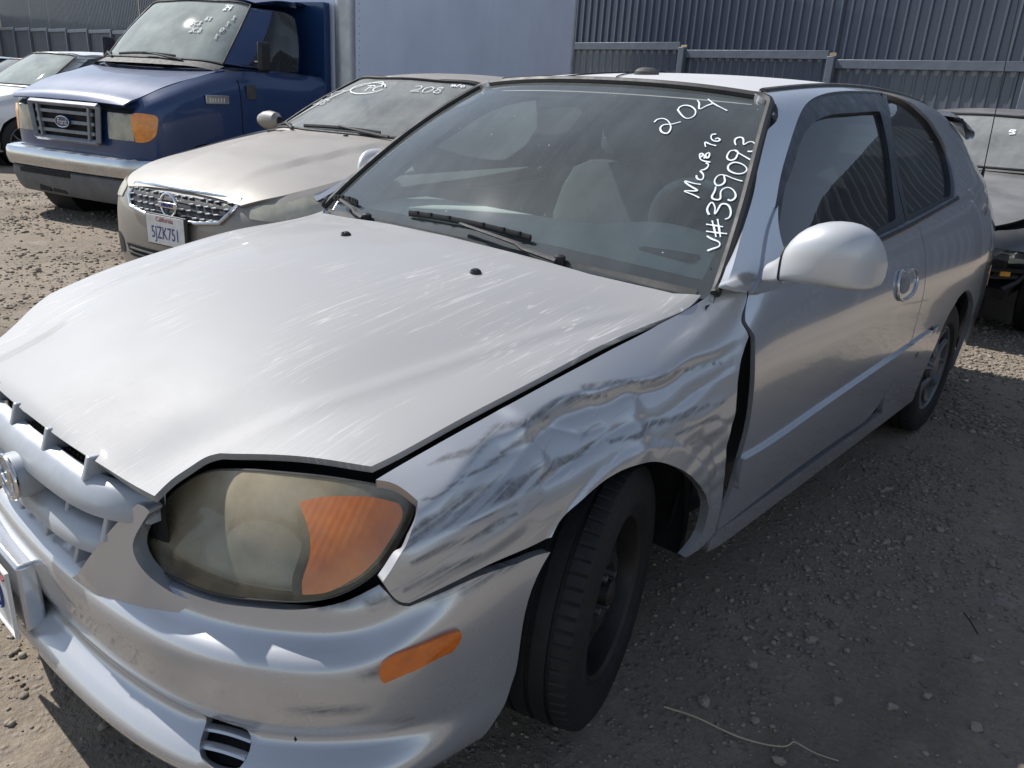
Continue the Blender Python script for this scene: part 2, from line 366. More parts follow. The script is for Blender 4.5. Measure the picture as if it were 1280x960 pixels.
def make_hood():
    #      y     edge x,z      ridge x,z     centre z   right edge lift
    rows = [(-.815, .64, .575, .39, .600, .632, 0), (-.785, .65, .605, .39, .635, .672, 0), (-.74, .66, .632, .395, .655, .698, .004), (-.64, .672, .664, .405, .683, .735, .010), (-.50, .680, .704, .450, .733, .780, .014),
            (-.36, .694, .740, .495, .764, .815, .018), (-.13, .706, .783, .55, .802, .858, .022), (.06, .711, .814, .595, .830, .886, .022),
            (.25, .716, .838, .650, .853, .906, .012), (.37, .724, .868, .67, .880, .915, .0), (.47, .735, .895, .68, .902, .925, 0)]
    net = []
    for y, ex, ez, rx, rz, cz, lf in rows:
        r = []
        for sgn in (-1, 1):
            l = lf if sgn < 0 else 0
            pts = [(ex+.02, ez-.012+l*.9), (ex, ez+l), ((ex+rx)/2, (ez+rz)/2+.003+l), (rx, rz+l), (rx*.72, rz+(cz-rz)*.50+l*.7), (rx*.36, rz+(cz-rz)*.87+l*.4)]
            pts = [[sgn*x, y, z] for x, z in pts]
            r.append(pts)
        net.append(r[0]+[[0, y, cz]]+r[1][::-1])
    # v = row (y), u = column
    net = np.array(net).transpose(1, 0, 2)
    def bead(p):
        rx = np.interp(p[:, 1], [-.8, -.64, -.5, -.36, -.13, .06, .25, .47], [.395, .405, .45, .495, .55, .595, .65, .68])
        d = np.abs(p[:, 0])-rx
        return .004*np.exp(-(d/.016)**2)*np.interp(p[:, 1], [-.72, -.55, .1, .3], [0, 1, 1, 0])
    return Surf([-1, -.93, -.80, -.66, -.46, -.23, 0, .23, .46, .66, .80, .93, 1], [r[0] for r in rows], net, bead)
HOOD = make_hood()
def make_ws():
    rows = [(0., .757, .400, .866, .325, .885), (.12, .742, .455, .920, .385, .937), (.4, .690, .615, 1.062, .545, 1.087), (.7, .618, .800, 1.204, .73, 1.226), (1., .550, .975, 1.311, .935, 1.340)]
    net = [[[x*f, yc+(ye-yc)*abs(f)**2.3, zc+(ze-zc)*abs(f)**2.3] for f in (-1, -.75, -.4, 0, .4, .75, 1)] for v, x, ye, ze, yc, zc in rows]
    return Surf([-1, -.75, -.4, 0, .4, .75, 1], [r[0] for r in rows], np.array(net).transpose(1, 0, 2))
WS = make_ws()
PLAN = Spl([0, .2, .4, .55, .67, .78, .88, .97, 1.08, 1.2], np.array([(0, -.818), (.2, -.811), (.4, -.786), (.545, -.742), (.655, -.675), (.738, -.588), (.786, -.495), (.808, -.40), (.820, -.30), (.826, -.20)]))
def plan_n(s):
    d = PLAN(np.asarray(s)+1e-3)-PLAN(np.asarray(s)-1e-3); n = np.stack([-d[:, 1], d[:, 0]], 1); n = -n if False else np.stack([d[:, 1], -d[:, 0]], 1)
    return n/np.linalg.norm(n, axis=1, keepdims=True)
def plan_pt(s, inset, z):
    s = np.atleast_1d(s); sg = np.where(s < 0, -1, 1); a = np.abs(s)
    p = PLAN(a)-plan_n(a)*np.atleast_1d(inset)[:, None]
    return np.stack([p[:, 0]*sg, p[:, 1], np.full(len(s), z)*1.0], 1)
def make_bumper():
    ss = np.array([-1.2, -1.08, -.97, -.88, -.78, -.67, -.55, -.4, -.2, 0, .2, .4, .55, .67, .78, .88, .97, 1.08, 1.2])
    a = np.abs(ss)
    side = np.clip((a-.74)/.28, 0, 1); side = side*side*(3-2*side)          # 0 on the nose, 1 on the flank
    mid = 1-np.clip((a-.36)/.12, 0, 1)
    rows = []
    #        z nose, z flank, inset nose, inset flank
    for zn, zf, i0, i1 in ((.150, .150, .050, .045), (.168, .165, .004, .020), (.188, .185, -.021, .012), (.214, .21, -.024, .008), (.238, .235, -.004, .006), (.262, .27, .026, .006), (.285, .30, .016, .004), (.345, .36, .006, .002),
                           (.385, .43, .001, 0), (.412, .48, .003, .001), (.427, .51, .010, .003), (.435, .525, .026, .005), (.442, .545, .042, .008), (.468, .572, .050, .014), (.498, .60, .054, .026), (.512, .63, .068, .040), (.57, .65, .085, .05), (.67, .68, .10, .06)):
        z = zn+(zf-zn)*side; ins = i0+(i1-i0)*side
        rows.append(np.stack([plan_pt(ss[k:k+1], ins[k:k+1], z[k])[0] for k in range(len(ss))]))
    net = np.array(rows).transpose(1, 0, 2)
    return Surf(ss, range(18), net)
BUMP = make_bumper()
def make_wing():
    ss = np.linspace(.14, .62, 11); zz = (.38, .41, .44, .48, .54, .60, .68)
    return Surf(ss, zz, [[plan_pt([s], [.004+max(0, z-.42)*.11+.16*max(0, s-.25)**1.25*(1.6 if s > .25 else 1)], z)[0] for z in zz] for s in ss])
WING = make_wing()
def make_lamp():
    ss = [.30, .40, .50, .60, .70, .78, .86, .94, 1.02]
    net = []
    for s in ss:
        r = []
        for z in (.46, .50, .54, .58, .62, .66, .70, .73):
            lean = np.interp(s, [.3, .5, .7, .86, 1.0], [.62, .56, .48, .30, .22]); base = np.interp(s, [.3, .6, .8, .95, 1.02], [.070, .056, .040, .024, .02])
            f = z-.50; ins = base+np.where(f > 0, f*lean*.55+f*f*lean*3.0, 0)
            r.append(plan_pt([s], [ins], z)[0])
        net.append(r)
    return Surf(ss, (.46, .50, .54, .58, .62, .66, .70, .73), net)
LAMP = make_lamp()
def make_roof():
    yy = [.93, 1.0, 1.15, 1.4, 1.8, 2.2, 2.6, 2.9, 3.1]
    zc = [1.335, 1.350, 1.370, 1.388, 1.399, 1.397, 1.380, 1.345, 1.305]
    net = []
    for y, z in zip(yy, zc):
        e = UPPER(np.array([[y+.05, 8.0]]))[0]; ex, ez = e[0], e[2]
        net.append([[ex*f, y+.05*abs(f)**2, z+(ez-z)*abs(f)**2.4] for f in (-1, -.8, -.5, 0, .5, .8, 1)])
    return Surf(yy, [-1, -.8, -.5, 0, .5, .8, 1], net)
ROOF = make_roof()
OUT = {
 'fender': ('SIDE', [[(-0.5093,9),(-0.3617,9),(-0.1219,9),(0.0626,9),(0.2286,9),(0.3515,8.8889),(0.3864,8.9071)], [(0.3864,8.9071),(0.4315,9),(0.45,9)], [(0.45,9),(0.5062,8.6789)], [(0.5062,8.6789),(0.4949,8.4568),(0.4677,8.0941),(0.4557,7.8247),(0.4625,7.5753),(0.4683,7.3315)], [(0.4683,7.3315),(0.4306,6.8129),(0.4078,5.8101),(0.4062,5.1357),(0.397,4.6515),(0.3922,3.8163),(0.417,3.0884),(0.4336,2.1435)], [(0.4336,2.1435),(0.3779,1.9062),(0.3054,1.9287)], [(0.3054,1.9287),(0.3598,2.2758),(0.3622,2.7637),(0.3345,3.1901),(0.2663,3.7373),(0.2049,4.1567),(0.1394,4.5051),(0.066,4.8338),(-0.0095,4.9891),(-0.0922,4.9606),(-0.169,4.7114),(-0.2128,4.4955),(-0.2358,4.2789)], [(-0.2358,4.2789),(-0.266,4.264),(-0.295,4.2603),(-0.3662,4.2667),(-0.4684,4.2457),(-0.5211,4.2606)], [(-0.5211,4.2606),(-0.5324,4.3335),(-0.5617,4.9146)], [(-0.5617,4.9146),(-0.5443,5.2563),(-0.5115,6.5917),(-0.4873,7.3295),(-0.4783,7.6888)], [(-0.4783,7.6888),(-0.4835,8.1817),(-0.493,8.6715),(-0.5093,9)]]),
 'door': ('SIDE', [[(0.5168,8.7136),(0.4976,8.4501),(0.4761,8.0424),(0.4696,7.8032),(0.4806,7.5446),(0.494,7.2574)], [(0.494,7.2574),(0.4852,6.6169),(0.4884,5.5102),(0.4879,4.4068),(0.4712,3.7455),(0.4675,3.3368),(0.4599,2.9131),(0.4404,2.577),(0.4423,2.1316)], [(0.4423,2.1316),(0.8828,2.3301),(1.4223,2.2973)], [(1.4223,2.2973),(1.5503,2.4873),(1.6155,2.8396)], [(1.6155,2.8396),(1.6841,3.6896),(1.7534,4.2664),(1.7636,4.6881),(1.7857,5.6932),(1.7897,6.8353),(1.7912,7.3839),(1.7718,8.2291),(1.7597,9)], [(1.7597,9),(1.6859,9),(1.2985,9),(0.9959,8.9546),(0.7091,8.8949),(0.5168,8.7136)]]),
 'handle': ('SIDE', [[(1.4794,7.039),(1.4959,7.2808),(1.5852,7.234),(1.6705,7.0471),(1.6807,6.8127),(1.6635,6.3782),(1.6093,6.1985),(1.5338,6.2193),(1.4858,6.5022),(1.4794,7.039)]]),
 'mould': ('SIDE', [[(0.4638,3.7288),(0.5536,3.7139),(0.8137,3.7991),(1.2593,3.9776),(1.7522,4.1556)], [(1.7522,4.1556),(1.7843,3.8796),(1.8309,3.4322)], [(1.8309,3.4322),(1.3224,3.2282),(0.8646,3.0732),(0.4815,3.0293)], [(0.4815,3.0293),(0.4638,3.329),(0.4638,3.7288)]]),
 'belt': ('SIDE', [[(0.7091,8.8949),(0.9959,8.9546),(1.2985,9),(1.6859,9),(1.9585,8.9792),(2.2909,8.9715)]]),
 'frame': ('UPPER', [[(0.6772,2.0114),(0.7307,2.4444),(0.7976,3.1046),(0.9261,4.0825),(1.0316,4.9853),(1.1275,5.7067),(1.2571,6.3537),(1.3932,6.7088),(1.4993,6.8325),(1.6808,6.9541),(1.8566,7.1164)], [(1.8566,7.1164),(1.8345,6.3292),(1.7024,3.469),(1.6384,1.6192),(1.6281,0.8505)], [(1.6281,0.8505),(1.2846,0.7121),(0.9731,0.7074),(0.7147,0.5656)], [(0.7147,0.5656),(0.6115,0.8027),(0.636,1.5725),(0.6772,2.0114)]]),
 'dglass': ('UPPER', [[(0.6635,1.5441),(0.7502,2.1199),(0.8441,3.0349),(0.8916,3.3068),(0.9767,3.8708),(1.0586,4.4111),(1.1548,4.8209),(1.279,5.0331),(1.4568,5.0117),(1.6096,5.0265),(1.7038,5.017)], [(1.7038,5.017),(1.6401,2.9377),(1.5444,1.1467)], [(1.5444,1.1467),(1.2741,0.9562),(0.9234,0.8769)], [(0.9234,0.8769),(0.7097,1.0624),(0.6635,1.5441)]]),
 'qglass': ('UPPER', [[(1.8625,6.065),(1.9613,5.9224),(2.0637,5.5245),(2.1612,4.9786),(2.2383,4.4339),(2.285,3.804),(3.4355,7.2742),(2.3278,2.6636),(2.3223,2.0462),(2.2803,1.461),(2.2248,1.1229)], [(2.2248,1.1229),(1.889,1.0309),(1.6372,1.0155)], [(1.6372,1.0155),(1.7344,3.3428),(1.8625,6.065)]]),
 'qframe': ('UPPER', [[(1.9094,7.3127),(2.0262,6.9527),(2.1295,6.2228),(2.2015,5.3654),(2.2733,4.6629),(2.3181,3.9802),(2.3594,3.4291),(2.3795,2.7673),(2.3663,2.0168),(2.3136,1.2412),(2.2539,0.7223)], [(2.2539,0.7223),(1.9256,0.7283),(1.6457,0.8493)], [(1.6457,0.8493),(1.6611,1.8417),(1.7024,3.469),(1.9094,7.3127)]]),
 'rub': ('UPPER', [[(0.388,0.9294),(0.5185,1.8765),(0.6949,3.3829),(0.8537,4.8357),(0.9618,5.8102),(0.97,6.1098),(0.9476,6.3974),(0.9246,7.1618)]]),
 'lamp': ('LAMP', [[(0.3196,0.4996),(0.3211,0.5259),(0.3285,0.5486),(0.3416,0.5725),(0.356,0.5972),(0.3789,0.6207),(0.4022,0.6377),(0.4297,0.6504),(0.4766,0.6617),(0.5301,0.6707),(0.6597,0.6823),(0.7706,0.6868),(0.849,0.6822),(0.8756,0.6739),(0.888,0.6649),(0.8908,0.6529),(0.8834,0.6357),(0.8667,0.6133),(0.8278,0.5696),(0.7905,0.5424),(0.7485,0.5228),(0.6878,0.5091),(0.6228,0.5017),(0.5484,0.4929),(0.458,0.4885),(0.3679,0.4835),(0.3324,0.4848),(0.3196,0.4996)]]),
 'amber': ('LAMP', [[(0.6698,0.6475),(0.6991,0.6569),(0.7703,0.6677),(0.8222,0.6699),(0.8666,0.6627)], [(0.8666,0.6627),(0.8729,0.6531),(0.8572,0.621),(0.814,0.5736),(0.7923,0.5557),(0.7692,0.5423),(0.7358,0.5259),(0.6939,0.5183)], [(0.6939,0.5183),(0.6915,0.5344),(0.7008,0.5717),(0.7003,0.6002),(0.6865,0.6285),(0.6698,0.6475)]]),
 'marker': ('BUMP', [[(0.8105,8.9477),(0.8154,9.1504),(0.8675,9.1759),(0.9162,8.8376),(0.9353,8.6474)], [(0.9353,8.6474),(0.9382,8.4614),(0.9331,8.1495),(0.9224,7.9855)], [(0.9224,7.9855),(0.893,8.0623),(0.8674,8.0362),(0.8485,8.0688),(0.8176,8.0024)], [(0.8176,8.0024),(0.8115,8.2513),(0.8105,8.9477)]]),
 'hoodhalf': ('HOOD', [[(-0.0639,-0.7836),(0.1843,-0.7807),(0.4536,-0.767),(0.6093,-0.7519),(0.6981,-0.7398)], [(0.6981,-0.7398),(0.6863,-0.7229),(0.6751,-0.7031),(0.6673,-0.667),(0.6646,-0.642),(0.6752,-0.624)], [(0.6752,-0.624),(0.7518,-0.5765),(0.8179,-0.5371),(0.8932,-0.4971)], [(0.8932,-0.4971),(0.8968,-0.4742),(0.897,-0.3478),(0.8952,-0.112),(0.8891,0.0832),(0.903,0.2436),(0.9274,0.3499),(0.8987,0.3887)], [(0.8987,0.3887),(0.1493,0.3096),(-0.0639,-0.7836)]]),
 'writing': ('WS', [[(0.5098,0.7178),(0.5142,0.7359),(0.531,0.7455),(0.5569,0.7413),(0.5807,0.7231),(0.5962,0.7031),(0.6028,0.6796),(0.5969,0.6611),(0.5804,0.6615),(0.5607,0.6755),(0.5537,0.6935),(0.5603,0.7085),(0.5844,0.7152),(0.6084,0.7265),(0.6275,0.7395)], [(0.5806,0.812),(0.5767,0.8286),(0.5865,0.8451),(0.6108,0.8504),(0.6395,0.8412),(0.664,0.8182),(0.6706,0.7946),(0.6641,0.7753),(0.6497,0.765),(0.6225,0.774),(0.5946,0.7968),(0.5753,0.8156)], [(0.6384,0.8951),(0.6588,0.8721),(0.6765,0.8363),(0.6978,0.863),(0.7235,0.8859)], [(0.6852,0.914),(0.7228,0.8877),(0.7651,0.8669),(0.8045,0.8496)], [(0.8301,0.3873),(0.8003,0.3963),(0.7692,0.4041),(0.7907,0.4087),(0.8133,0.4147),(0.7844,0.4276),(0.7573,0.4447),(0.7849,0.4426),(0.8179,0.4431)], [(0.7902,0.4781),(0.8004,0.4635),(0.8144,0.4632),(0.8183,0.474),(0.8083,0.492),(0.7973,0.4999)], [(0.799,0.5037),(0.8113,0.5097),(0.819,0.5217),(0.8188,0.5357),(0.8077,0.5405)], [(0.7777,0.562),(0.7839,0.5797),(0.7744,0.5816),(0.7733,0.5701),(0.7871,0.5507),(0.8229,0.5473)], [(0.7972,0.5749),(0.8065,0.5635),(0.8091,0.5684),(0.8023,0.591),(0.7962,0.5837),(0.7959,0.5598)], [(0.7826,0.618),(0.7749,0.6421),(0.7899,0.637),(0.8216,0.6322)], [(0.8032,0.6941),(0.789,0.6895),(0.7882,0.6722),(0.8,0.6578),(0.8178,0.6556),(0.8277,0.6634),(0.8156,0.6735),(0.8076,0.6652)], [(0.8994,0.2491),(0.9229,0.2402),(0.947,0.2314),(0.9492,0.2233),(0.9344,0.208),(0.917,0.1937)], [(0.884,0.2921),(0.9101,0.2935),(0.9403,0.2947)], [(0.8919,0.266),(0.9271,0.2684),(0.96,0.2721)], [(0.8992,0.3102),(0.9144,0.2817),(0.9294,0.2516)], [(0.915,0.3197),(0.9289,0.288),(0.943,0.2548)], [(0.8832,0.33),(0.8728,0.3425),(0.8709,0.3659),(0.8773,0.3794),(0.8889,0.3699),(0.8966,0.3538),(0.9,0.3368),(0.9064,0.3589),(0.9154,0.3819),(0.9306,0.3823),(0.9456,0.3678),(0.9521,0.3487),(0.9471,0.33),(0.9385,0.325)], [(0.8731,0.4454),(0.874,0.4216),(0.8766,0.3944),(0.9,0.3966),(0.8986,0.4147),(0.8997,0.4399),(0.9153,0.4509),(0.9354,0.4447),(0.9486,0.429),(0.949,0.4107),(0.9363,0.3999),(0.9278,0.4028)], [(0.892,0.4998),(0.8733,0.4977),(0.8628,0.4802),(0.8644,0.4609),(0.878,0.451),(0.892,0.4586),(0.8977,0.4779),(0.8904,0.4994),(0.915,0.4948),(0.9594,0.4882)], [(0.9042,0.5609),(0.8943,0.5446),(0.8974,0.528),(0.9147,0.5181),(0.9395,0.5168),(0.9587,0.5277),(0.9637,0.5423),(0.9523,0.5571),(0.9281,0.566),(0.9091,0.564),(0.8997,0.5564),(0.8925,0.5408)], [(0.9034,0.6234),(0.8868,0.6199),(0.8776,0.599),(0.8794,0.5808),(0.8932,0.5714),(0.9081,0.5796),(0.9137,0.5991),(0.9061,0.6239),(0.9001,0.625),(0.9303,0.6064),(0.9688,0.589)], [(0.8968,0.6509),(0.8879,0.6677),(0.8929,0.6913),(0.9067,0.6968),(0.9201,0.6828),(0.927,0.6597),(0.9385,0.6743),(0.9546,0.6819),(0.9701,0.6689),(0.9745,0.6462),(0.9621,0.6305),(0.9481,0.629)]]),
 'bumphalf': ('BUMP', [[(1.2,0),(1.0222,1.0601),(1.0404,5.5796),(1.0657,7.2855),(1.1135,8.7907),(1.1638,10.4801)], [(1.1638,10.4801),(1.1246,10.9336),(1.0848,11.0504),(1.0127,11.4035),(0.9157,12.1641),(0.8666,12.5577)], [(0.8666,12.5577),(0.8541,12.8557),(0.82,14.8162)], [(0.82,14.8162),(0.7925,14.7676),(0.7501,14.4005),(0.6868,13.8378),(0.6236,13.6575),(0.5498,13.4616),(0.4616,13.3995),(0.3755,13.3876),(0.3358,13.79),(0.3135,14.4849),(0.3066,15.2936),(0.3372,15.976)], [(0.3372,15.976),(0.3188,16.0911),(0.2989,16.0684)], [(0.2989,16.0684),(0.2585,15.3384),(0.1993,11.8047)], [(0.1993,11.8047),(0.0365,11.3907)]]),
 'wing': ('WING', [[(0.2457,0.4659),(0.283,0.5126),(0.3406,0.5805),(0.3668,0.607),(0.377,0.6177)], [(0.377,0.6177),(0.3919,0.617),(0.4032,0.6098)], [(0.4032,0.6098),(0.3785,0.5704),(0.3682,0.5364),(0.3783,0.5145),(0.4048,0.4939)], [(0.4048,0.4939),(0.44,0.4792),(0.486,0.4696)], [(0.486,0.4696),(0.4634,0.4406),(0.4156,0.4185),(0.3385,0.418),(0.2586,0.4248),(0.2044,0.4251)], [(0.2044,0.4251),(0.2293,0.4454),(0.2457,0.4659)]]),
 'sail': ('UPPER', [[(0.744,2.5194),(0.7052,1.6926),(0.7085,1.0388)], [(0.7085,1.0388),(0.6884,0.3079),(0.646,0.4426)], [(0.646,0.4426),(0.491,0.2486)], [(0.491,0.2486),(0.6167,1.5921),(0.744,2.5194)]]),
}
SCRAPES = [[(-0.527, 0.6225, 0.0075), (-0.4764, 0.645, 0.0211), (-0.3894, 0.6598, 0.0241), (-0.2501, 0.6627, 0.0181), (-0.1822, 0.6692, 0.012), (-0.0899, 0.6768, 0.006)], [(-0.5188, 0.599, 0.0045), (-0.4551, 0.6088, 0.012), (-0.3832, 0.6152, 0.0113), (-0.3146, 0.6222, 0.0038)], [(-0.5297, 0.5573, 0.006), (-0.4663, 0.5664, 0.015), (-0.3954, 0.5782, 0.006)], [(-0.4734, 0.6805, 0.0023), (-0.3666, 0.6946, 0.0045), (-0.2471, 0.7127, 0.0045)], [(-0.4286, 0.7111, 0.0023), (-0.3436, 0.7256, 0.0083), (-0.3001, 0.7378, 0.0038)], [(-0.3073, 0.7367, 0.0038), (-0.2072, 0.7472, 0.0098), (-0.0936, 0.7567, 0.0113), (-0.0201, 0.7487, 0.0038)], [(-0.0733, 0.7726, 0.0068), (0.082, 0.7566, 0.006), (0.2428, 0.7508, 0.0038), (0.3754, 0.7418, 0.0023)], [(-0.0532, 0.6705, 0.0045), (0.052, 0.6717, 0.009), (0.1839, 0.6686, 0.0098), (0.3963, 0.6647, 0.003)], [(0.1482, 0.6392, 0.0038), (0.3274, 0.6317, 0.0098)], [(0.1795, 0.605, 0.003), (0.3514, 0.5904, 0.0068)], [(-0.1925, 0.7368, 0.0023), (-0.0896, 0.7468, 0.006)], [(-0.4541, 0.6362, 0.0023), (-0.3637, 0.6351, 0.0038), (-0.2535, 0.6382, 0.0023)]]
M = {}
M['silver'] = paint('silver_paint', (.54, .56, .60), .14, .68, 1., dust=.10, top=.14, dscale=2.6)
M['silver_hood'] = paint('dusty_silver_paint', (.27, .278, .29), .46, .27, .45, dust=.27, top=.14, streak=(20, 1.05, 2), dscale=2.2)
M['silver_scuffed'] = paint('scraped_silver_paint', (.52, .54, .575), .22, .62, 1., dust=.08, top=.34, scuff=True)
M['tan'] = paint('dusty_tan_paint', (.22, .198, .172), .34, .45, .6, dust=.34, top=.32, dscale=2.)
M['blue'] = paint('blue_van_paint', (.004, .035, .13), .28, .1, .45, dust=.04, top=.22, dscale=2.)
M['grille_dull'] = simple('dull_grille_plastic', (.20, .215, .24), .45, .2, var=.15, vs=9)
M['white_car'] = paint('white_paint', (.62, .64, .64), .3, .1, .7, dust=.2, top=.2)
M['black_car'] = paint('black_paint', (.008, .009, .012), .06, .0, 1., dust=.06, top=.62, dscale=2.)
M['grey_car'] = paint('dark_grey_paint', (.03, .033, .038), .1, .2, 1., dust=.05, top=.2)
M['red_car'] = paint('faded_red_paint', (.30, .05, .035), .4, .1, .5, dust=.35, top=.3)
M['blueg_car'] = paint('grey_blue_paint', (.16, .20, .27), .3, .3, .7, dust=.2, top=.3)
M['blk'] = simple('black_plastic', (.014, .014, .016), .5, var=.3)
M['blkd'] = simple('dusty_black_plastic', (.06, .058, .055), .65, var=.35, vs=14)
M['rub'] = simple('rubber_seal', (.016, .016, .017), .6, var=.3)
M['dark'] = simple('dark_cavity', (.006, .006, .007), .8, var=.2)
M['frame'] = simple('black_window_frame', (.018, .021, .028), .38, var=.25, vs=10)
M['trim'] = simple('grey_cabin_trim', (.24, .25, .24), .75, var=.15)
M['dash'] = simple('grey_green_dashboard', (.42, .46, .43), .7, var=.12, bump=.2, bs=300)
M['seat'] = simple('grey_seat_cloth', (.17, .175, .175), .9, var=.2, bump=.3, bs=400)
M['liner'] = simple('pale_headliner', (.34, .33, .30), .9, var=.1)
M['chrome'] = simple('chrome', (.72, .73, .74), .12, 1., var=.08, vs=20)
M['dullchrome'] = simple('dull_chrome', (.55, .56, .58), .24, 1., var=.05, vs=3)
M['alu'] = simple('aluminium_extrusion', (.50, .51, .52), .45, .6, var=.15, vs=5)
M['grille'] = simple('grey_grille_plastic', (.40, .42, .45), .42, .25, var=.15, vs=9)
M['amber'] = simple('amber_plastic', (.60, .155, .010), .18, 0, .8, var=.18, vs=14, bump=.12, bs=50)
M['marker'] = simple('marker_plastic', (.60, .14, .010), .15, 0, .9, var=.2, vs=30, bump=.25, bs=70)
M['mirror'] = paint('mirror_paint', (.56, .57, .59), .34, .30, .45, dust=.16, top=.15)
M['amberv'] = simple('amber_lens', (.72, .24, .02), .2, 0, .8, var=.2, vs=25, bump=.3, bs=90)
M['refl'] = simple('lamp_reflector', (.42, .43, .42), .25, .85, var=.12, vs=9)
M['steel'] = simple('black_steel_wheel', (.028, .026, .025), .45, .3, var=.4, vs=12)
M['alloy'] = simple('dull_alloy_wheel', (.15, .155, .16), .42, .5, var=.2, vs=9)
M['nut'] = simple('worn_steel', (.25, .25, .25), .35, .9, var=.2)
M['plate'] = simple('white_number_plate', (.66, .66, .64), .45, 0, var=.12, vs=20)
M['plateblue'] = simple('plate_blue_ink', (.03, .05, .22), .5, var=.1)
M['platered'] = simple('plate_red_ink', (.35, .05, .06), .5, var=.1)
M['mark'] = simple('white_paint_marker', (.80, .84, .88), .7, var=.05)
M['markold'] = simple('faded_paint_marker', (.55, .57, .57), .8, var=.2, vs=60)
M['box'] = simple('white_box_panel', (.66, .70, .82), .5, var=.06, vs=.8)
def boxmat():
    m, n, p = newmat('streaked_white_box'); s = ramp(n, noise(n, 1., 5, .6, (5, 5, .35)), .45, .8, 0, .25); c = mixc(n, s, (.70, .75, .88), (.52, .55, .64)); c = mixc(n, ramp(n, noise(n, 1.1, 5, .6), .45, .75, 0, .4), c, (.52, .55, .66)); n.links.new(c, p.inputs['Base Color']); P(p, rough=.42); bumpn(n, p, noise(n, 1.6, 2), .25, .02); return m
M['box'] = boxmat()
def amberlamp():
    m, n, p = newmat('hazed_amber_lens'); geo = nd(n, 'ShaderNodeNewGeometry'); sp = nd(n, 'ShaderNodeSeparateXYZ'); n.links.new(geo.outputs['Normal'], sp.inputs[0])
    c = mixc(n, ramp(n, noise(n, 13, 4, .6), .35, .68), (.62, .165, .010), (.42, .095, .006)); up = mathn(n, 'ADD', ramp(n, sp.outputs[2], .46, .75, 0, .5), ramp(n, noise(n, 16, 5, .65), .45, .8, 0, .18)); c = mixc(n, up, c, (.52, .43, .29)); n.links.new(c, p.inputs['Base Color'])
    P(p, rough=.22, coat=1., coatr=.06); tc = nd(n, 'ShaderNodeTexCoord'); w = nd(n, 'ShaderNodeTexWave'); w.inputs['Scale'].default_value = 30; w.inputs['Distortion'].default_value = .4; n.links.new(tc.outputs['Object'], w.inputs[0]); bumpn(n, p, w.outputs['Fac'], .07, .002); return m
M['amberlamp'] = amberlamp()
M['yellow'] = simple('yellow_lens', (.62, .30, .02), .25, 0, .5, var=.2)
M['redlens'] = simple('red_lens', (.35, .01, .01), .2, 0, .8, var=.1)
def tyre_mat():
    m, n, p = newmat('tyre_rubber'); d = ramp(n, noise(n, 18, 6, .65), .45, .85, 0, .28)
    n.links.new(mixc(n, d, (.006, .0065, .0075), (.04, .038, .036)), p.inputs['Base Color']); P(p, rough=.72); bumpn(n, p, noise(n, 160, 4), .35, .003); return m
M['tyre'] = tyre_mat()
def lamp_lens():
    """oxidised headlamp plastic: yellow and milky where the sun has burnt it (the side that looks up)"""
    m = bpy.data.materials.new('hazed_headlamp_lens'); m.use_nodes = True; n = m.node_tree; n.nodes.clear(); MATS['lens'] = m
    out = nd(n, 'ShaderNodeOutputMaterial'); tr = nd(n, 'ShaderNodeBsdfTransparent'); tr.inputs[0].default_value = (.86, .86, .82, 1)
    gl = nd(n, 'ShaderNodeBsdfGlossy'); gl.inputs['Roughness'].default_value = .12; fr = nd(n, 'ShaderNodeFresnel'); fr.inputs[0].default_value = 1.45
    df = nd(n, 'ShaderNodeBsdfDiffuse'); n.links.new(mixc(n, ramp(n, noise(n, 9, 5), .35, .65), (.40, .335, .215), (.53, .46, .325)), df.inputs[0])
    geo = nd(n, 'ShaderNodeNewGeometry'); sp = nd(n, 'ShaderNodeSeparateXYZ'); n.links.new(geo.outputs['Normal'], sp.inputs[0])
    up = ramp(n, sp.outputs[2], .36, .74, .16, .9); h = mathn(n, 'ADD', up, ramp(n, noise(n, 11, 6, .65), .35, .7, -.1, .12)); h = mathn(n, 'MINIMUM', mathn(n, 'MAXIMUM', h, .08), .95)
    a = nd(n, 'ShaderNodeMixShader'); n.links.new(h, a.inputs[0]); n.links.new(tr.outputs[0], a.inputs[1]); n.links.new(df.outputs[0], a.inputs[2])
    b = nd(n, 'ShaderNodeMixShader'); n.links.new(fr.outputs[0], b.inputs[0]); n.links.new(a.outputs[0], b.inputs[1]); n.links.new(gl.outputs[0], b.inputs[2]); n.links.new(b.outputs[0], out.inputs[0]); return m
M['lens'] = lamp_lens()
M['ws'] = glass('dusty_windscreen', (.88, .95, .93), .105, 2.2, (.58, .64, .63), (22, 3, 3), .03, spots=.5)
M['side'] = glass('tinted_side_glass', (.25, .30, .31), .05, 3., rough=.0)
M['ws_tan'] = glass('filthy_windscreen', (.45, .52, .50), .52, 2., (.42, .43, .41), (12, 3, 3), .05)
M['ws_van'] = glass('milky_windscreen', (.5, .55, .52), .74, 1.5, (.47, .51, .48), (6, 3, 3), .03)
M['clear'] = glass('lamp_glass', (.75, .76, .76), .12, 6., rough=.02)
M['hazy'] = glass('hazed_lamp_glass', (.6, .6, .5), .66, 6., (.72, .69, .57), rough=.1)
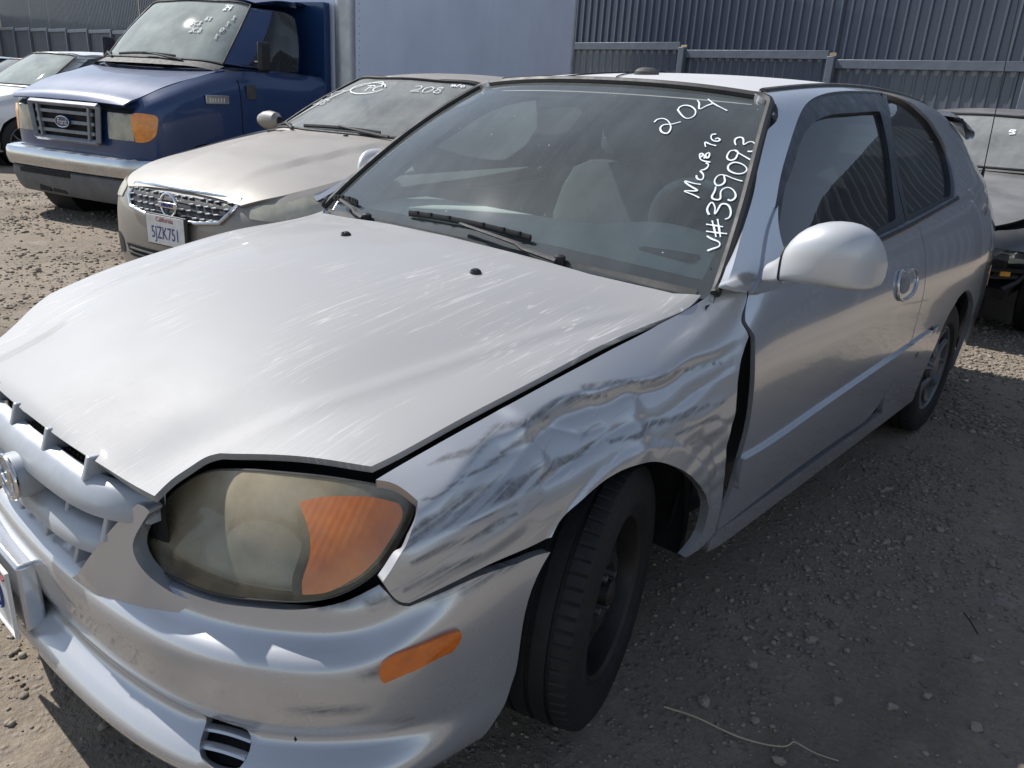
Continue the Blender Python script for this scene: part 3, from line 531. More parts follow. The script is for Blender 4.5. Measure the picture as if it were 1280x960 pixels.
# ================= the silver hatchback =================
def ss(x, a, b): t = np.clip((x-a)/(b-a), 0, 1); return t*t*(3-2*t)
def dent(p):
    x, y, z = p[:, 0], p[:, 1], p[:, 2]
    zc = np.interp(y, [-.52, -.4, -.3, -.2, -.07, .08, .235, .43], [.655, .70, .733, .745, .766, .756, .765, .787])+.004*np.sin(y*31)
    A = np.interp(y, [-.54, -.42, -.3, -.1, .08, .25, .36, .44], [0, .008, .017, .025, .024, .014, .009, .001])
    dn = ss(zc-z, -.004, .017)*(1-.75*ss(zc-z, .05, .15)); d = -A*dn
    win = lambda c, w: np.exp(-((c)/w)**2)
    d += .009*win(y-.034-.10*(z-.71), .030)*ss(z, .60, .66)*(1-ss(z, .735, .765))+.007*win(y+.238+.25*(z-.72), .016)*ss(z, .66, .70)*(1-ss(z, .745, .765))
    d += -.004*win(y+.19, .03)*win(z-.70, .04)
    dy = ss(y, .16, .24)*(1-ss(y, .38, .43))*ss(z, .36, .44)*(1-ss(z, .70, .76)); d += dy*(.0022*np.sin(z*48+y*9)+.0009*np.sin(z*121-y*27))
    dy = ss(y, -.56, -.5)*(1-ss(y, -.34, -.25))*ss(z, .53, .58)*(1-ss(z, .69, .73)); d += dy*(.0012*np.sin((z-y*.3)*110)+.003*np.sin((z-.2*y)*47+1))
    for ln, a_, w_ in (([(-.43, .66), (-.33, .685), (-.25, .715), (-.2, .735)], .005, .007), ([(-.24, .655), (-.16, .672), (-.06, .69), (.02, .70)], .006, .008), ([(.04, .70), (.12, .685), (.22, .70), (.40, .735)], .004, .008), ([(-.18, .74), (-.12, .715), (-.05, .712)], .005, .006), ([(.26, .60), (.32, .56), (.36, .49)], .004, .007), ([(.20, .64), (.30, .63), (.39, .60)], .004, .007)):
        L = np.array(ln); dist = np.full(len(y), 9.)
        for q0, q1 in zip(L, L[1:]):
            e = q1-q0; t = np.clip(((y-q0[0])*e[0]+(z-q0[1])*e[1])/(e@e), 0, 1); dist = np.minimum(dist, np.hypot(y-q0[0]-t*e[0], z-q0[1]-t*e[1]))
        d -= a_*np.exp(-dist/w_)
    r = np.hypot(y-.01, z-.275); d += .006*(1-ss(r, .365, .378))*ss(z, .35, .45)
    d *= (x > 0)*(y < .47); return d
SIDE_D = Surf(SIDE.us, SIDE.vs, SIDE.net, dent)
def scuffmask(p):
    y, z = p[:, 1], p[:, 2]
    zc = np.interp(y, [-.6, -.4, -.2, .1, .43], [.68, .715, .755, .775, .80])
    return ss(zc-z, -.01, .03)*(1-ss(zc-z, .18, .30)*.8)
def rubmask(p):
    y, z = p[:, 1], p[:, 2]; m = np.zeros(len(p)); wob = .0025*np.sin(y*41+z*30)
    for b in SCRAPES:
        for (y0, z0, w0), (y1, z1, w1) in zip(b, b[1:]):
            d = np.array([y1-y0, z1-z0]); L2 = d@d; t = np.clip(((y-y0)*d[0]+(z+wob-z0)*d[1])/L2, 0, 1)
            dist = np.hypot(y-(y0+t*d[0]), z+wob-(z0+t*d[1])); w = (w0+(w1-w0)*t)*.62
            m = np.maximum(m, 1-ss(dist, w*.6, w*1.3))
    return m
def bumpscuff(p):
    y, z = p[:, 1], p[:, 2]
    return ss(p[:, 0], .60, .70)*(.9*ss(z, .50, .53)+.35*np.exp(-((z-.40)/.06)**2)+.25*np.exp(-((z-.3)/.04)**2))
def bumprub(p):
    y, z = p[:, 1], p[:, 2]; m = np.zeros(len(p))
    for b in ([(-.60, .500, .002), (-.50, .512, .007), (-.40, .522, .008), (-.30, .53, .003)], [(-.56, .535, .003), (-.47, .548, .012), (-.38, .55, .006)], [(-.66, .405, .0015), (-.58, .41, .0035), (-.50, .415, .001)], [(-.67, .34, .001), (-.56, .335, .0022), (-.47, .33, .001)], [(-.62, .30, .001), (-.52, .295, .002), (-.46, .29, .001)]):
        for (y0, z0, w0), (y1, z1, w1) in zip(b, b[1:]):
            d = np.array([y1-y0, z1-z0]); t = np.clip(((y-y0)*d[0]+(z-z0)*d[1])/(d@d), 0, 1); dist = np.hypot(y-(y0+t*d[0]), z-(z0+t*d[1])); w = w0+(w1-w0)*t
            m = np.maximum(m, 1-ss(dist, w*.6, w*1.3+.002))
    return m*(p[:, 0] > 0)
car = thing('silver_hatchback', 'dented silver three door hatchback with a crumpled scraped front fender, nearest the viewer', 'car')
G = lambda k: OUT[k][1]
# --- bonnet ---
hh = dense(HOOD, G('hoodhalf')[:4], .008)
hh = np.concatenate([hh, [G('hoodhalf')[3][-1]]]); hh = hh[hh[:, 0] > .004]
hr = (hh*[-1, 1])[::-1].copy()
for i in range(len(hr)):                                                      # the far corner sits lower over its lamp
    if -.76 < hr[i, 1] < -.50 and hr[i, 0] < -.6: f = (hr[i, 1]+.745)/.245; hr[i, 0] = hr[i, 0]*.06+.94*(-.71-.183*f)
hood_poly = np.concatenate([[(0, hh[0, 1]-.0005)], hh, [(.66, .352), (.45, .305), (.22, .287), (0, .283), (-.22, .287), (-.45, .305), (-.66, .352)], hr])
hood = panel('hood', HOOD, None, M['silver_hood'], car, poly=hood_poly, res=.016, flange=.014)
hl = panel('engine_bay_light_block', HOOD, rectseg(-.95, -.34, .95, .44), M['dark'], car, res=.06, off=-.05, flange=.0)  # dark sheet added under the bonnet to block light at its gaps
for px in (-.212, .285):
    mb = MB(); p = HOOD(inv(HOOD, [(px, .105, .90)]))[0]
    prof = [(0, .014), (.004, .0138), (.008, .0115), (.011, .007), (.012, .0005)]
    mb.lathe(prof, 14, 'z', p-[0, 0, .001]); mb.box(p+[0, -.004, .006], (.006, .016, .007)); mb.ob('washer_nozzle', M['blk'], hood)
# --- fenders, doors, quarters ---
fender = panel('front_fender', SIDE_D, G('fender'), M['silver_scuffed'], car, res=.0062, flange=.022, attr={'scuff': scuffmask, 'rub': rubmask})
panel('front_fender', SIDE, G('fender'), M['silver'], car, res=.03, flange=.015, mirror=True)
for mir in (False, True):
    door = panel('door', SIDE, G('door'), M['silver'], car, res=.028, flange=.012, mirror=mir)
    q = dense(SIDE, [G('door')[4]], .02)+[.006, 0]                                   # rear shut line, bottom to top
    arch = inv(SIDE, [(.84, 2.44+.345*math.cos(a), .29+.345*math.sin(a)) for a in np.linspace(R(190), R(-14), 26)], 1)
    btm = [(1.628, 2.6), (1.66, 2.09), (1.9, 2.09), (2.08, 2.05)]
    quart = np.concatenate([q[::-1], btm, arch, [(2.82, .6), (3.0, .6), (3.2, .8), (3.42, 1.2), (3.42, 5), (3.42, 9)], [(u, 9) for u in (3.2, 2.8, 2.35, 2.0)]])
    panel('quarter_panel', SIDE, None, M['silver'], car, poly=quart, res=.03, flange=.02, mirror=mir)
    sill = np.concatenate([[(u, 2.10) for u in np.linspace(.46, 2.08, 20)], [(2.10, 1.6), (2.10, 1.3)], [(u, 1.3) for u in np.linspace(2.0, .5, 10)], [(.42, 1.5), (.42, 1.9)]])
    panel('sill', SIDE, None, M['silver'], car, poly=sill, res=.04, flange=.02, mirror=mir)
    mo = panel('side_moulding', SIDE, G('mould'), M['silver'], door, res=.03, off=.011, flange=.014, mirror=mir)
    qm = dense(SIDE, [[(1.765, 4.18), (2.08, 4.32)], [(2.08, 4.32), (2.04, 3.7)], [(2.04, 3.7), (1.765, 3.5)], [(1.765, 3.5), (1.765, 4.18)]], .02)
    panel('side_moulding', SIDE, None, M['silver'], car, poly=qm, res=.03, off=.010, flange=.012, mirror=mir)
    # pillars and roof rail above the belt
    rub = dense(UPPER, G('rub'), .02); rub = rub[rub[:, 1] < 7.7]
    pil = np.concatenate([rub, [(.945, 7.8)], [(u, 7.85) for u in np.linspace(1.02, 3.3, 40)], [(3.42, 7.0), (3.43, 5), (3.44, 3), (3.45, 1), (3.42, .0)], [(u, .0) for u in np.linspace(3.2, .55, 20)], [(.47, .45)]])
    hole1 = dense(UPPER, G('frame'), .02); hole2 = dense(UPPER, G('qframe'), .02); hole1 = np.concatenate([dense(UPPER, G('frame')[:1], .02), dense(UPPER, G('qframe')[:2], .02), dense(UPPER, G('frame')[2:], .02)])
    pn = panel('pillar_panel', UPPER, None, M['silver'], car, poly=pil, res=.022, holes=[hole1], flange=.02, mirror=mir)
    panel('pillar_trim', UPPER, None, M['liner'], car, poly=pil, res=.06, holes=[hole1], off=-.03, flange=0, mirror=mir)
    for nm, fr, gl in (('window_frame', 'frame', 'dglass'), ('quarter_window_frame', 'qframe', 'qglass')):
        po = dense(UPPER, G(fr), .015); pq = po; c0 = po.mean(0); po = c0+(po-c0)*([1.004, 1.0] if fr == 'frame' else [1.03, 1.02])
        pg = dense(UPPER, G(gl), .015)
        pg = pg if fr == 'frame' else c0+(pq-c0)*[.90, .89]
        f = panel(nm, UPPER, None, M['frame'], door if fr == 'frame' else pn, poly=po, holes=[pg], res=.03, off=-.006, flange=.02, mirror=mir)
        panel('side_window' if fr == 'frame' else 'quarter_window', UPPER, None, M['side'], door if fr == 'frame' else pn, poly=c0*0+pg+(pg-pg.mean(0))*.03, res=.04, off=-.018, flange=0, mirror=mir)
    # belt moulding
    b = SIDE(np.array([(u, 8.95) for u in np.linspace(.60, 2.30, 40)]), .004)
    if mir: b = b*[-1, 1, 1]
    MB().tube(b, .012, 8).ob('belt_strip', M['frame'], door)
    panel('mirror_base', UPPER, G('sail'), M['silver'], door, res=.02, off=.006, flange=.012, mirror=mir)
    # handle: silver oval; the dark reflection in its cup is a coloured patch
    hp = dense(SIDE, [G('handle')[0]+[G('handle')[0][0]]], .01)
    hd = panel('door_handle', SIDE, None, M['silver'], door, poly=hp, res=.012, off=.003, flange=.006, mirror=mir)
    hc = hp.mean(0); ring = SIDE(hp, .005)
    if mir: ring = ring*[-1, 1, 1]
    MB().tube(ring, .005, 6, closed=True).ob('handle_surround', M['silver'], hd)
    gp_ = hc+(hp-hc)*[.5, .55]-[.022, .0]; panel('handle_dark_reflection', SIDE, None, M['grille_dull'], hd, poly=gp_, res=.012, off=.004, flange=0, mirror=mir)
    pull = SIDE(np.array([(hc[0]+.012, hc[1]+v) for v in np.linspace(-.4, .62, 8)]), .003)
    if mir: pull = pull*[-1, 1, 1]
    # wing mirror
    mb = MB(); rows = []
    for x, y0, y1, z0, z1 in ((.800, .510, .590, .905, .950), (.838, .492, .596, .912, .975), (.852, .470, .600, .922, 1.008), (.872, .456, .604, .925, 1.036), (.90, .448, .608, .926, 1.056), (.94, .448, .612, .927, 1.066), (.98, .460, .616, .926, 1.064), (1.004, .480, .618, .926, 1.050), (1.020, .51, .620, .927, 1.028), (1.030, .545, .620, .929, 1.0), (1.032, .575, .618, .945, .985)):
        r = []; yc = (y0+y1)/2; zc = (z0+z1)/2
        for k in range(24):
            t = 2*math.pi*k/24; cs, sn = math.cos(t), math.sin(t); e = .25 if sn < 0 else .80
            yy = y1 if cs > .82 else None
            py = yc+(y1-y0)/2*np.sign(cs)*abs(cs)**.75; pz = zc+(z1-z0)/2*np.sign(sn)*abs(sn)**e
            r.append(((x if not mir else -x), py, pz))
        rows.append(r+[r[0]])
    Gm = np.array(rows)
    if mir: Gm = np.stack([-.79-(np.abs(Gm[..., 0])-.80)*.55, Gm[..., 1]+.13+(np.abs(Gm[..., 0])-.80)*.5, Gm[..., 2]-.0], -1)     # folded in
    if not mir: Gm = Gm[:, ::-1]
    mb.grid(Gm); mb.add(Gm[-1][:-1], [tuple(range(24)) if True else 0])
    mh = mb.ob('side_mirror', M['mirror'], door, sharp=60, sub=1)
    sm_ = Gm[3]*[1, 1, 1]; MB().tube(np.array([(x, y+.0, z) for x, y, z in Gm[2 if not mir else 2][:-1]]), .0022, 5, closed=True).ob('mirror_seam', M['blk'], mh)
    mg = MB().box(((.935 if not mir else -.935), .612, .99), (.15, .004, .10)).ob('mirror_glass', M['chrome'], mh, bevel=.002) if False else None
    # wheel housings
    for yc, ra in ((0, .40), (2.44, .40)):
        mb = MB(); mb.lathe([(.42, .02), (.42, ra), (.765, ra), (.770, ra-.03)], 40, 'x', (0, yc, .30), R(-12), R(192))
        o = mb.ob('wheel_housing', M['dark'], car)
        if mir: o.scale = (-1, 1, 1)
# gap behind the crushed fender: door hinge post with two hinges
mb = MB(); yy = []
for z in np.linspace(.30, .86, 12):
    yy.append([(.735+.02*math.sin((z-.3)*5), .36+.02*(z-.3), z), (.735+.02*math.sin((z-.3)*5), .56, z)])
mb.grid(np.array(yy)[:, ::-1]); post = mb.ob('hinge_post', simple('primer_grey_metal', (.016, .02, .026), .5, .1), car)
for z in (.40, .71):
    m = MB(); m.box((.756, .455, z), (.022, .05, .055)); m.tube([(.767, .455, z-.02), (.767, .455, z-.005)], .008, 8); m.tube([(.767, .455, z+.008), (.767, .455, z+.02)], .008, 8); m.ob('hinge', M['blkd'], post, bevel=.003)
# --- roof ---
roof_poly = np.array([(u, -.985) for u in np.linspace(.945, 3.1, 60)]+[(3.1, v) for v in np.linspace(-.9, .9, 20)]+[(u, .985) for u in np.linspace(3.1, .945, 60)]+[(.945, v) for v in np.linspace(.9, -.9, 20)])
roof = panel('roof', ROOF, None, paint('dusty_silver_roof', (.62, .63, .65), .5, .15, .0, dust=.25, top=.2), car, poly=roof_poly, res=.04, flange=.012, sgn=-1, flip=True)
meshob('headliner', (full(ROOF, 20, 16)-[0, 0, .035]).reshape(-1, 3), [(i*16+j, (i+1)*16+j, (i+1)*16+j+1, i*16+j+1) for i in range(19) for j in range(15)], M['liner'], car)
for s in (-1, 1):
    e = ROOF(np.array([(u, s*.992) for u in np.linspace(.96, 3.0, 60)])); MB().tube(e+[0, 0, -.002], .011, 8).ob('roof_ditch_strip', M['blkd'], roof)
a = np.array([0., 1.16, ROOF(np.array([[1.16, 0]]))[0][2]])
mb = MB(); mb.lathe([(-.004, .034), (.006, .033), (.014, .026), (.019, .014), (.020, .001)], 24, 'z', (0, 0, 0)); o = mb.ob('antenna_base', M['blkd'], roof); o.location = a+[.02, -.02, 0]; o.scale = (1.2, .75, 1); o.rotation_euler = (0, 0, .5)
for pts in ([(-.22, .97), (-.17, 1.05), (-.09, 1.18), (-.02, 1.32)], [(-.03, 1.36), (-.035, 1.22), (-.03, 1.10), (-.0, 1.0)]):
    t = Spl(range(4), np.array(pts))(np.linspace(0, 3, 24)); p = np.array([ROOF(np.array([[y, x/.5]]))[0] for x, y in t])+[0, 0, .003]
    MB().tube(p, .0022, 5).ob('loose_wire', M['blk'], roof)
# --- windscreen ---
g = full(WS, 46, 30, (-.985, .0), (.985, .985)); n0, n1 = g.shape[:2]
ws = meshob('windscreen', g.reshape(-1, 3), [(i*n1+j, (i+1)*n1+j, (i+1)*n1+j+1, i*n1+j+1) for i in range(n0-1) for j in range(n1-1)], M['ws'], car)
fo = dense(WS, rectseg(-.985, .0, .985, .985), .02); fi = dense(WS, [[(-.93, .085), (0, .10), (.93, .085)], [(.93, .085), (.945, .3), (.94, .90)], [(.94, .90), (.90, .945)], [(.90, .945), (0, .955), (-.90, .945)], [(-.90, .945), (-.94, .90)], [(-.94, .90), (-.945, .3), (-.93, .085)]], .02)
panel('windscreen_border', WS, None, simple('printed_black_border', (.022, .021, .021), .5, var=.3), ws, poly=fo, holes=[fi], res=.04, off=-.006, flange=0)
seg = [[(-.985, .03), (-.985, .5), (-.985, .93)], [(-.985, .93), (-.975, .965), (-.94, .985)], [(-.94, .985), (0, .985), (.94, .985)], [(.94, .985), (.975, .965), (.985, .93)], [(.985, .93), (.985, .5), (.985, .03)]]
e = WS(np.concatenate([dense(WS, seg, .015), [(.985, .03)]]), .003); MB().tube(e, .0125, 8).ob('windscreen_seal', M['rub'], ws)
for l in G('writing'): strokes(WS, [l], .0040, .003, M['mark'], 'marker_stroke', ws)
# cowl and wipers
cw = [[(x, y+.0, z) for x, y, z in WS(np.array([(u, v)]))] for u in np.linspace(-.98, .98, 30) for v in (.0,)]
top = WS(np.array([(u, .03) for u in np.linspace(-.93, .93, 40)]), .004); low = HOOD(np.array([(u, .33+.06*abs(u)**2) for u in np.linspace(-.86, .86, 40)]))-[0, 0, .030]
MB().grid(np.stack([low, (low+top)/2-[0, 0, .006], top])).ob('cowl', M['blkd'], car)
def wiper(u0, u1, base):
    root = MB(); t = np.linspace(u0, u1, 26); v = .055+.012*np.sin((t-u0)/(u1-u0)*math.pi)+(0 if base else 0)
    bl = WS(np.stack([t, v+.035], 1), .012); root.tube(bl, .0045, 6, flat=2.2); o = root.ob('wiper', M['blk'], car)
    m = MB(); arm = WS(np.stack([np.linspace(u1+.16*np.sign(u1-u0), (u0+u1)/2, 14), np.concatenate([[.01, .015, .02, .025, .03], np.linspace(.035, .075, 9)])], 1), .026); arm[:5, 2] -= .008
    m.tube(arm, np.linspace(.012, .006, 14), 8, flat=.6); m.ob('wiper_arm', M['blkd'], o)
    for k in (2, 5, 9, 16, 20, 23): m = MB(); m.box(bl[k]+[0, -.003, .005], (.010, .008, .010)); m.ob('wiper_clip', M['blk'], o)
    p = WS(np.array([[u1+.16*np.sign(u1-u0), .012]]), .012)[0]; MB().lathe([(-.02, .016), (.012, .015), (.016, .008), (.0165, .001)], 14, 'z', p).ob('wiper_pivot', M['blk'], o)
wiper(-.34, .30, 0); wiper(-.94, -.72, 0)
# --- nose: bumper, lamps, grille ---
b = G('bumphalf'); arch = [(.985, .25), (1.03, 2.3), (1.075, 4.9), (1.088, 7.0), (1.115, 8.8), (1.160, 10.2)]
half = np.concatenate([dense(BUMP, [arch], .012), dense(BUMP, b[1:6], .010), [b[5][-1]], [(.235, 12.0), (.1, 12.1), (.0, 12.1)]]); half = half[(half[:, 0] > .001)]
bot = [(u, .0) for u in np.linspace(-.97, .97, 50)]
bpoly = np.concatenate([bot, half, [(0, 12.1)], (half*[-1, 1])[::-1]])
fogs = []
vent = [[(.735, 1.75), (.79, 2.6), (.83, 3.3)], [(.83, 3.3), (.845, 4.2), (.82, 5.3)], [(.82, 5.3), (.76, 5.7), (.70, 5.6)], [(.70, 5.6), (.69, 4.2), (.735, 1.75)]]
ventp = dense(BUMP, [[(.520, 5.75), (.56, 5.8), (.592, 5.45)], [(.592, 5.45), (.612, 4.6), (.608, 3.6)], [(.608, 3.6), (.57, 3.2), (.545, 3.5)], [(.545, 3.5), (.525, 4.6), (.520, 5.75)]], .01)
bump = panel('front_bumper', BUMP, None, M['silver_scuffed'], car, poly=bpoly, holes=[ventp, ventp*[-1, 1]], res=.016, flange=.02, attr={'scuff': bumpscuff, 'rub': bumprub})
for mir in (False, True): panel('bumper_wing', WING, G('wing'), M['silver'], bump, res=.012, flange=.03, mirror=mir)
for s in (1, -1):
    v = panel('bumper_vent', BUMP, None, M['dark'], bump, poly=(ventp+(ventp-ventp.mean(0))*.25)*[s, 1], res=.03, off=-.03, flange=0)
    for k in range(3):
        vv = 3.9+k*.62; t = np.linspace(.524, .610, 12)*s; p = BUMP(np.stack([t, vv+.25*np.cos((np.abs(t)-.57)*20)], 1), -.012); MB().tube(p, .009, 8, flat=.55).ob('vent_slat', M['silver'], v)
panel('side_marker', BUMP, G('marker'), M['marker'], bump, res=.012, off=.008, flange=.014)
panel('side_marker', BUMP, G('marker'), M['marker'], bump, res=.02, off=.008, flange=.014, mirror=True)
for mir in (False, True):
    lp = dense(LAMP, [G('lamp')[0]+[G('lamp')[0][0]]], .008) if len(G('lamp')) == 1 else dense(LAMP, G('lamp'), .008)
    c0 = lp.mean(0); ap = dense(LAMP, G('amber'), .01)
    house = panel('headlight', LAMP, None, M['blkd'], car, poly=c0+(lp-c0)*[1.0, 1.0], holes=[c0+(lp-c0)*[.986, .975]], res=.012, off=.001, flange=.035, mirror=mir)
    panel('lens', LAMP, None, M['lens'], house, poly=c0+(lp-c0)*[.992, .986], holes=[c0+(ap-c0)*[.985, .96]], res=.012, off=-.001, flange=0, mirror=mir)
    panel('reflector', LAMP, None, simple('lamp_bezel', (.34, .34, .32), .3, .4) if not mir else MATS['lamp_bezel'], house, poly=c0+(lp-c0)*[.995, .985], holes=[], res=.015, off=-.045, flange=0, mirror=mir)
    ap2 = np.clip(ap, [0, 0], [9, 9])
    panel('turn_signal', LAMP, None, M['amberlamp'], house, poly=c0+(ap2-c0)*[.985, .96], res=.012, off=-.001, flange=.02, mirror=mir)
    dv = LAMP(np.array([(s, z) for s, z in dense(LAMP, G('amber')[2:3], .008)])-[.012, 0], -.022)*([-1, 1, 1] if mir else [1, 1, 1]); MB().tube(dv, .013, 8).ob('lamp_divider', M['blkd'], house)
    # reflector bowl of the main beam
    m = MB(); prof = [(0, .001), (.004, .02), (.014, .045), (.030, .066), (.034, .068)]; m.lathe(prof, 36, 'y', (0, 0, 0)); bowl = m.ob('reflector_bowl', M['refl'], house)
    cpt = LAMP(np.array([[.60, .590]]), -.072)[0]; bowl.location = cpt*([-1, 1, 1] if mir else [1, 1, 1]); bowl.rotation_euler = (R(0), 0, R(180) + (R(18) if not mir else R(-18))); bowl.scale = (1.25, 1, .85)
    m = MB(); m.lathe([(0, .012), (.02, .011), (.024, .004)], 16, 'y'); bb = m.ob('bulb', M['chrome'], house); bb.location = bowl.location; bb.rotation_euler = bowl.rotation_euler
    panel('lamp_recess', LAMP, rectseg(.30, .465, 1.0, .725), M['dark'], car, res=.05, off=-.09, flange=0, mirror=mir)
# grille
def bar(z, h, inset, s0, di_=.06, drop=.05):
    t = np.linspace(-s0, s0, 61); rows = []
    for dz, di in ((h/2, .034), (h/2*.95, .020), (h/2*.70, .010), (h/2*.35, .002), (0, -.004), (-h/2*.4, -.007), (-h/2*.78, -.007), (-h/2*.95, .0), (-h/2, .025)):
        rows.append(np.array([plan_pt([s], [inset+di+di_*abs(s/s0)**7], z+dz-drop*abs(s/s0)**3)[0] for s in t]))
    return np.stack(rows)
back = np.array([[plan_pt([s], [.080], z)[0] for s in np.linspace(-.40, .40, 40)] for z in (.42, .56, .66)])
mesh = MB().grid(back).ob('grille', M['dark'], car)
# honeycomb insert
m = MB(); pitch = .016
for r in range(10):
    for c in range(-22, 23):
        s = (c+(.5 if r % 2 else 0))*pitch; z = .49+r*pitch*.86
        p = plan_pt([s], [.079], z)[0]; ring = []
        for k in range(6):
            a = R(60*k+30); ring.append((p[0]+.0085*math.cos(a), p[1], p[2]+.0085*math.sin(a)))
        ring2 = [(p[0]+(x-p[0])*.78, y-.001, p[2]+(zz-p[2])*.78) for x, y, zz in ring]
        m.add(ring+ring2, [(k, (k+1) % 6, 6+(k+1) % 6, 6+k) for k in range(6)])
hx = m.ob('honeycomb', M['blk'], mesh, smooth=False); hx['kind'] = 'stuff'
def capped(G7):
    m = MB().grid(G7); k = len(G7)
    for e in (0, -1): m.add(G7[:, e], [tuple(range(k)) if e else tuple(range(k))[::-1]])
    return m
b1 = capped(bar(.617, .058, .006, .385, .055, .014)).ob('grille_bar', M['grille'], mesh); b2 = capped(bar(.524, .050, .006, .320, .05, .008)).ob('grille_bar', M['grille'], mesh)
for x, z, d in ((-.30, .658, .05), (-.175, .662, .055), (-.035, .662, .055), (.115, .660, .055), (.265, .656, .05), (-.25, .558, .05), (-.13, .558, .05), (.175, .556, .05), (.30, .554, .045), (-.2, .466, .045), (-.07, .468, .045), (.06, .466, .045), (.185, .464, .045)):
    p = plan_pt([x], [.034], z+.018-.012*abs(x/.3)**2)[0]; pr = np.array([(0, -.032), (0, .024), (.0, .024)])
    m = MB(); w = .006; y0, y1 = p[1]-.016, p[1]+.05
    V = [(x-w, y0+.012, z+.018), (x+w, y0+.012, z+.018), (x+w, y0, z-.022), (x-w, y0, z-.022), (x-w, y1, z+.016), (x+w, y1, z+.016), (x+w, y1, z-.026), (x-w, y1, z-.026)]
    m.add(V, [(0, 3, 2, 1), (4, 5, 6, 7), (0, 1, 5, 4), (1, 2, 6, 5), (2, 3, 7, 6), (3, 0, 4, 7)]); m.ob('grille_fin', M['grille'], mesh, smooth=False, bevel=.0025)
# emblem: oval ring with a leaning letter H
m = MB(); t = np.linspace(0, 2*math.pi, 41)[:-1]; Y = -.836; EZ = .572; EX = .042
m.tube(np.stack([EX+.046*np.cos(t), np.full(40, Y), EZ+.040*np.sin(t)], 1)*1., .0042, 8, closed=True); em = m.ob('emblem', M['chrome'], mesh)
m = MB(); m.lathe([(.03, .052), (.0, .050), (-.004, .046), (-.005, .001)], 36, 'y'); bk = m.ob('emblem_base', M['grille'], em); bk.location = (EX, Y+.006, EZ); bk.scale = (.96, 1.4, .84)
for pts, r in (([(-.030, .016), (-.024, -.002), (-.026, -.024)], .006), ([(.026, .024), (.024, .002), (.030, -.016)], .006), ([(-.024, -.006), (-.010, .004), (.010, -.004), (.024, .006)], .0055)):
    q = Spl(range(len(pts)), np.array(pts))(np.linspace(0, len(pts)-1, 14)); MB().tube(np.stack([EX+q[:, 0]+.25*q[:, 1], np.full(14, Y-.002), EZ+q[:, 1]*1.1], 1), r, 8, flat=.6).ob('emblem_letter', M['chrome'], em)
# number plate in its bracket
PX = -.135
m = MB(); m.box((PX, -.826, .300), (.318, .040, .150)); pb = m.ob('plate_bracket', M['silver'], bump, bevel=.008)
m = MB(); m.box((PX, -.858, .290), (.305, .003, .152)); pl = m.ob('number_plate', M['plate'], pb, bevel=.001)
MB().tube([(PX+x, -.861, z) for x, z in ((-.148, .218), (.148, .218), (.148, .362), (-.148, .362))], .003, 6, closed=True).ob('plate_rim', M['plate'], pb)
for x, r in ((.078, .030), (.005, .030)):
    MB().tube([(PX+x+r*.62*math.cos(a), -.8605, .285+r*math.sin(a)) for a in np.linspace(0, 2*math.pi, 24)[:-1]], .0042, 6, closed=True, flat=.4).ob('plate_digit', M['plateblue'], pb)
MB().tube([(PX+.05, -.8605, .350), (PX+.09, -.8605, .345), (PX+.125, -.8605, .338)], .003, 6).ob('plate_script', M['platered'], pb)
# --- cabin ---
m = MB(); rows = []
for y, z, k in ((.40, .850, 1.), (.50, .888, 1.), (.66, .912, .99), (.80, .915, .98), (.88, .90, .97), (.92, .86, .96), (.93, .70, .95)):
    rows.append([(x, y+.05*abs(x)**2, z+(.045*math.exp(-((x-.37)/.2)**2) if .6 < y < .91 else 0)+(-.02*abs(x)**3)) for x in np.linspace(-.70*k, .70*k, 31)])
m.grid(np.array(rows).transpose(1, 0, 2)); m.ob('dashboard', M['dash'], car)
m = MB(); t = np.linspace(0, 2*math.pi, 41)[:-1]; ca, sa = math.cos(R(66)), math.sin(R(66))
ctr = np.array([.37, 1.02, .90]); ringp = [ctr+np.array([.185*math.cos(a), -.185*math.sin(a)*ca, .185*math.sin(a)*sa]) for a in t]
m.tube(np.array(ringp)*1., .014, 10, closed=True); sw = m.ob('steering_wheel', simple('grey_wheel_rim', (.36, .36, .35), .35, var=.1), car)
m = MB()
for a in (R(200), R(-20), R(270)):
    d = np.array([.18*math.cos(a), -.18*math.sin(a)*ca, .18*math.sin(a)*sa]); m.tube([ctr, ctr+d], .016, 8, flat=.5)
m.lathe([(-.03, .06), (.0, .07), (.012, .06), (.016, .001)], 20, 'y', ctr); m.ob('wheel_hub', M['blkd'], sw)
def seat(x, y, wd, hgt, head=True):
    m = MB(); rows = []
    for f, d in ((0, 1.), (.1, 1.0), (.5, 1.02), (.8, .95), (.94, .82), (1., .5)):
        z = .45+hgt*f; yy = y+.30*f*hgt; hw = wd/2*d; th = .09*min(1, 1.3-f*.5)
        ring = []
        for k in range(16):
            a = 2*math.pi*k/16; ring.append((x+hw*np.sign(math.cos(a))*abs(math.cos(a))**.45, yy+th*np.sign(math.sin(a))*abs(math.sin(a))**.6, z))
        rows.append(ring+[ring[0]])
    m.grid(np.array(rows)); m.add(np.array(rows[-1][:-1]), [tuple(range(16))]); o = m.ob('seat', M['seat'], car, sharp=70)
    if head:
        m = MB(); rows = []
        for f, d in ((0, .7), (.15, .95), (.5, 1), (.8, .95), (1, .6)):
            z = .45+hgt+.03+.17*f; yy = y+.30*(hgt+.1)+.03*f
            ring = [(x+.125*d*np.sign(math.cos(a))*abs(math.cos(a))**.5, yy+.045*d*np.sign(math.sin(a))*abs(math.sin(a))**.7, z) for a in np.linspace(0, 2*math.pi, 17)[:-1]]
            rows.append(ring+[ring[0]])
        m.grid(np.array(rows)); m.add(np.array(rows[-1][:-1]), [tuple(range(16))]); m.ob('headrest', M['seat'], o, sharp=70)
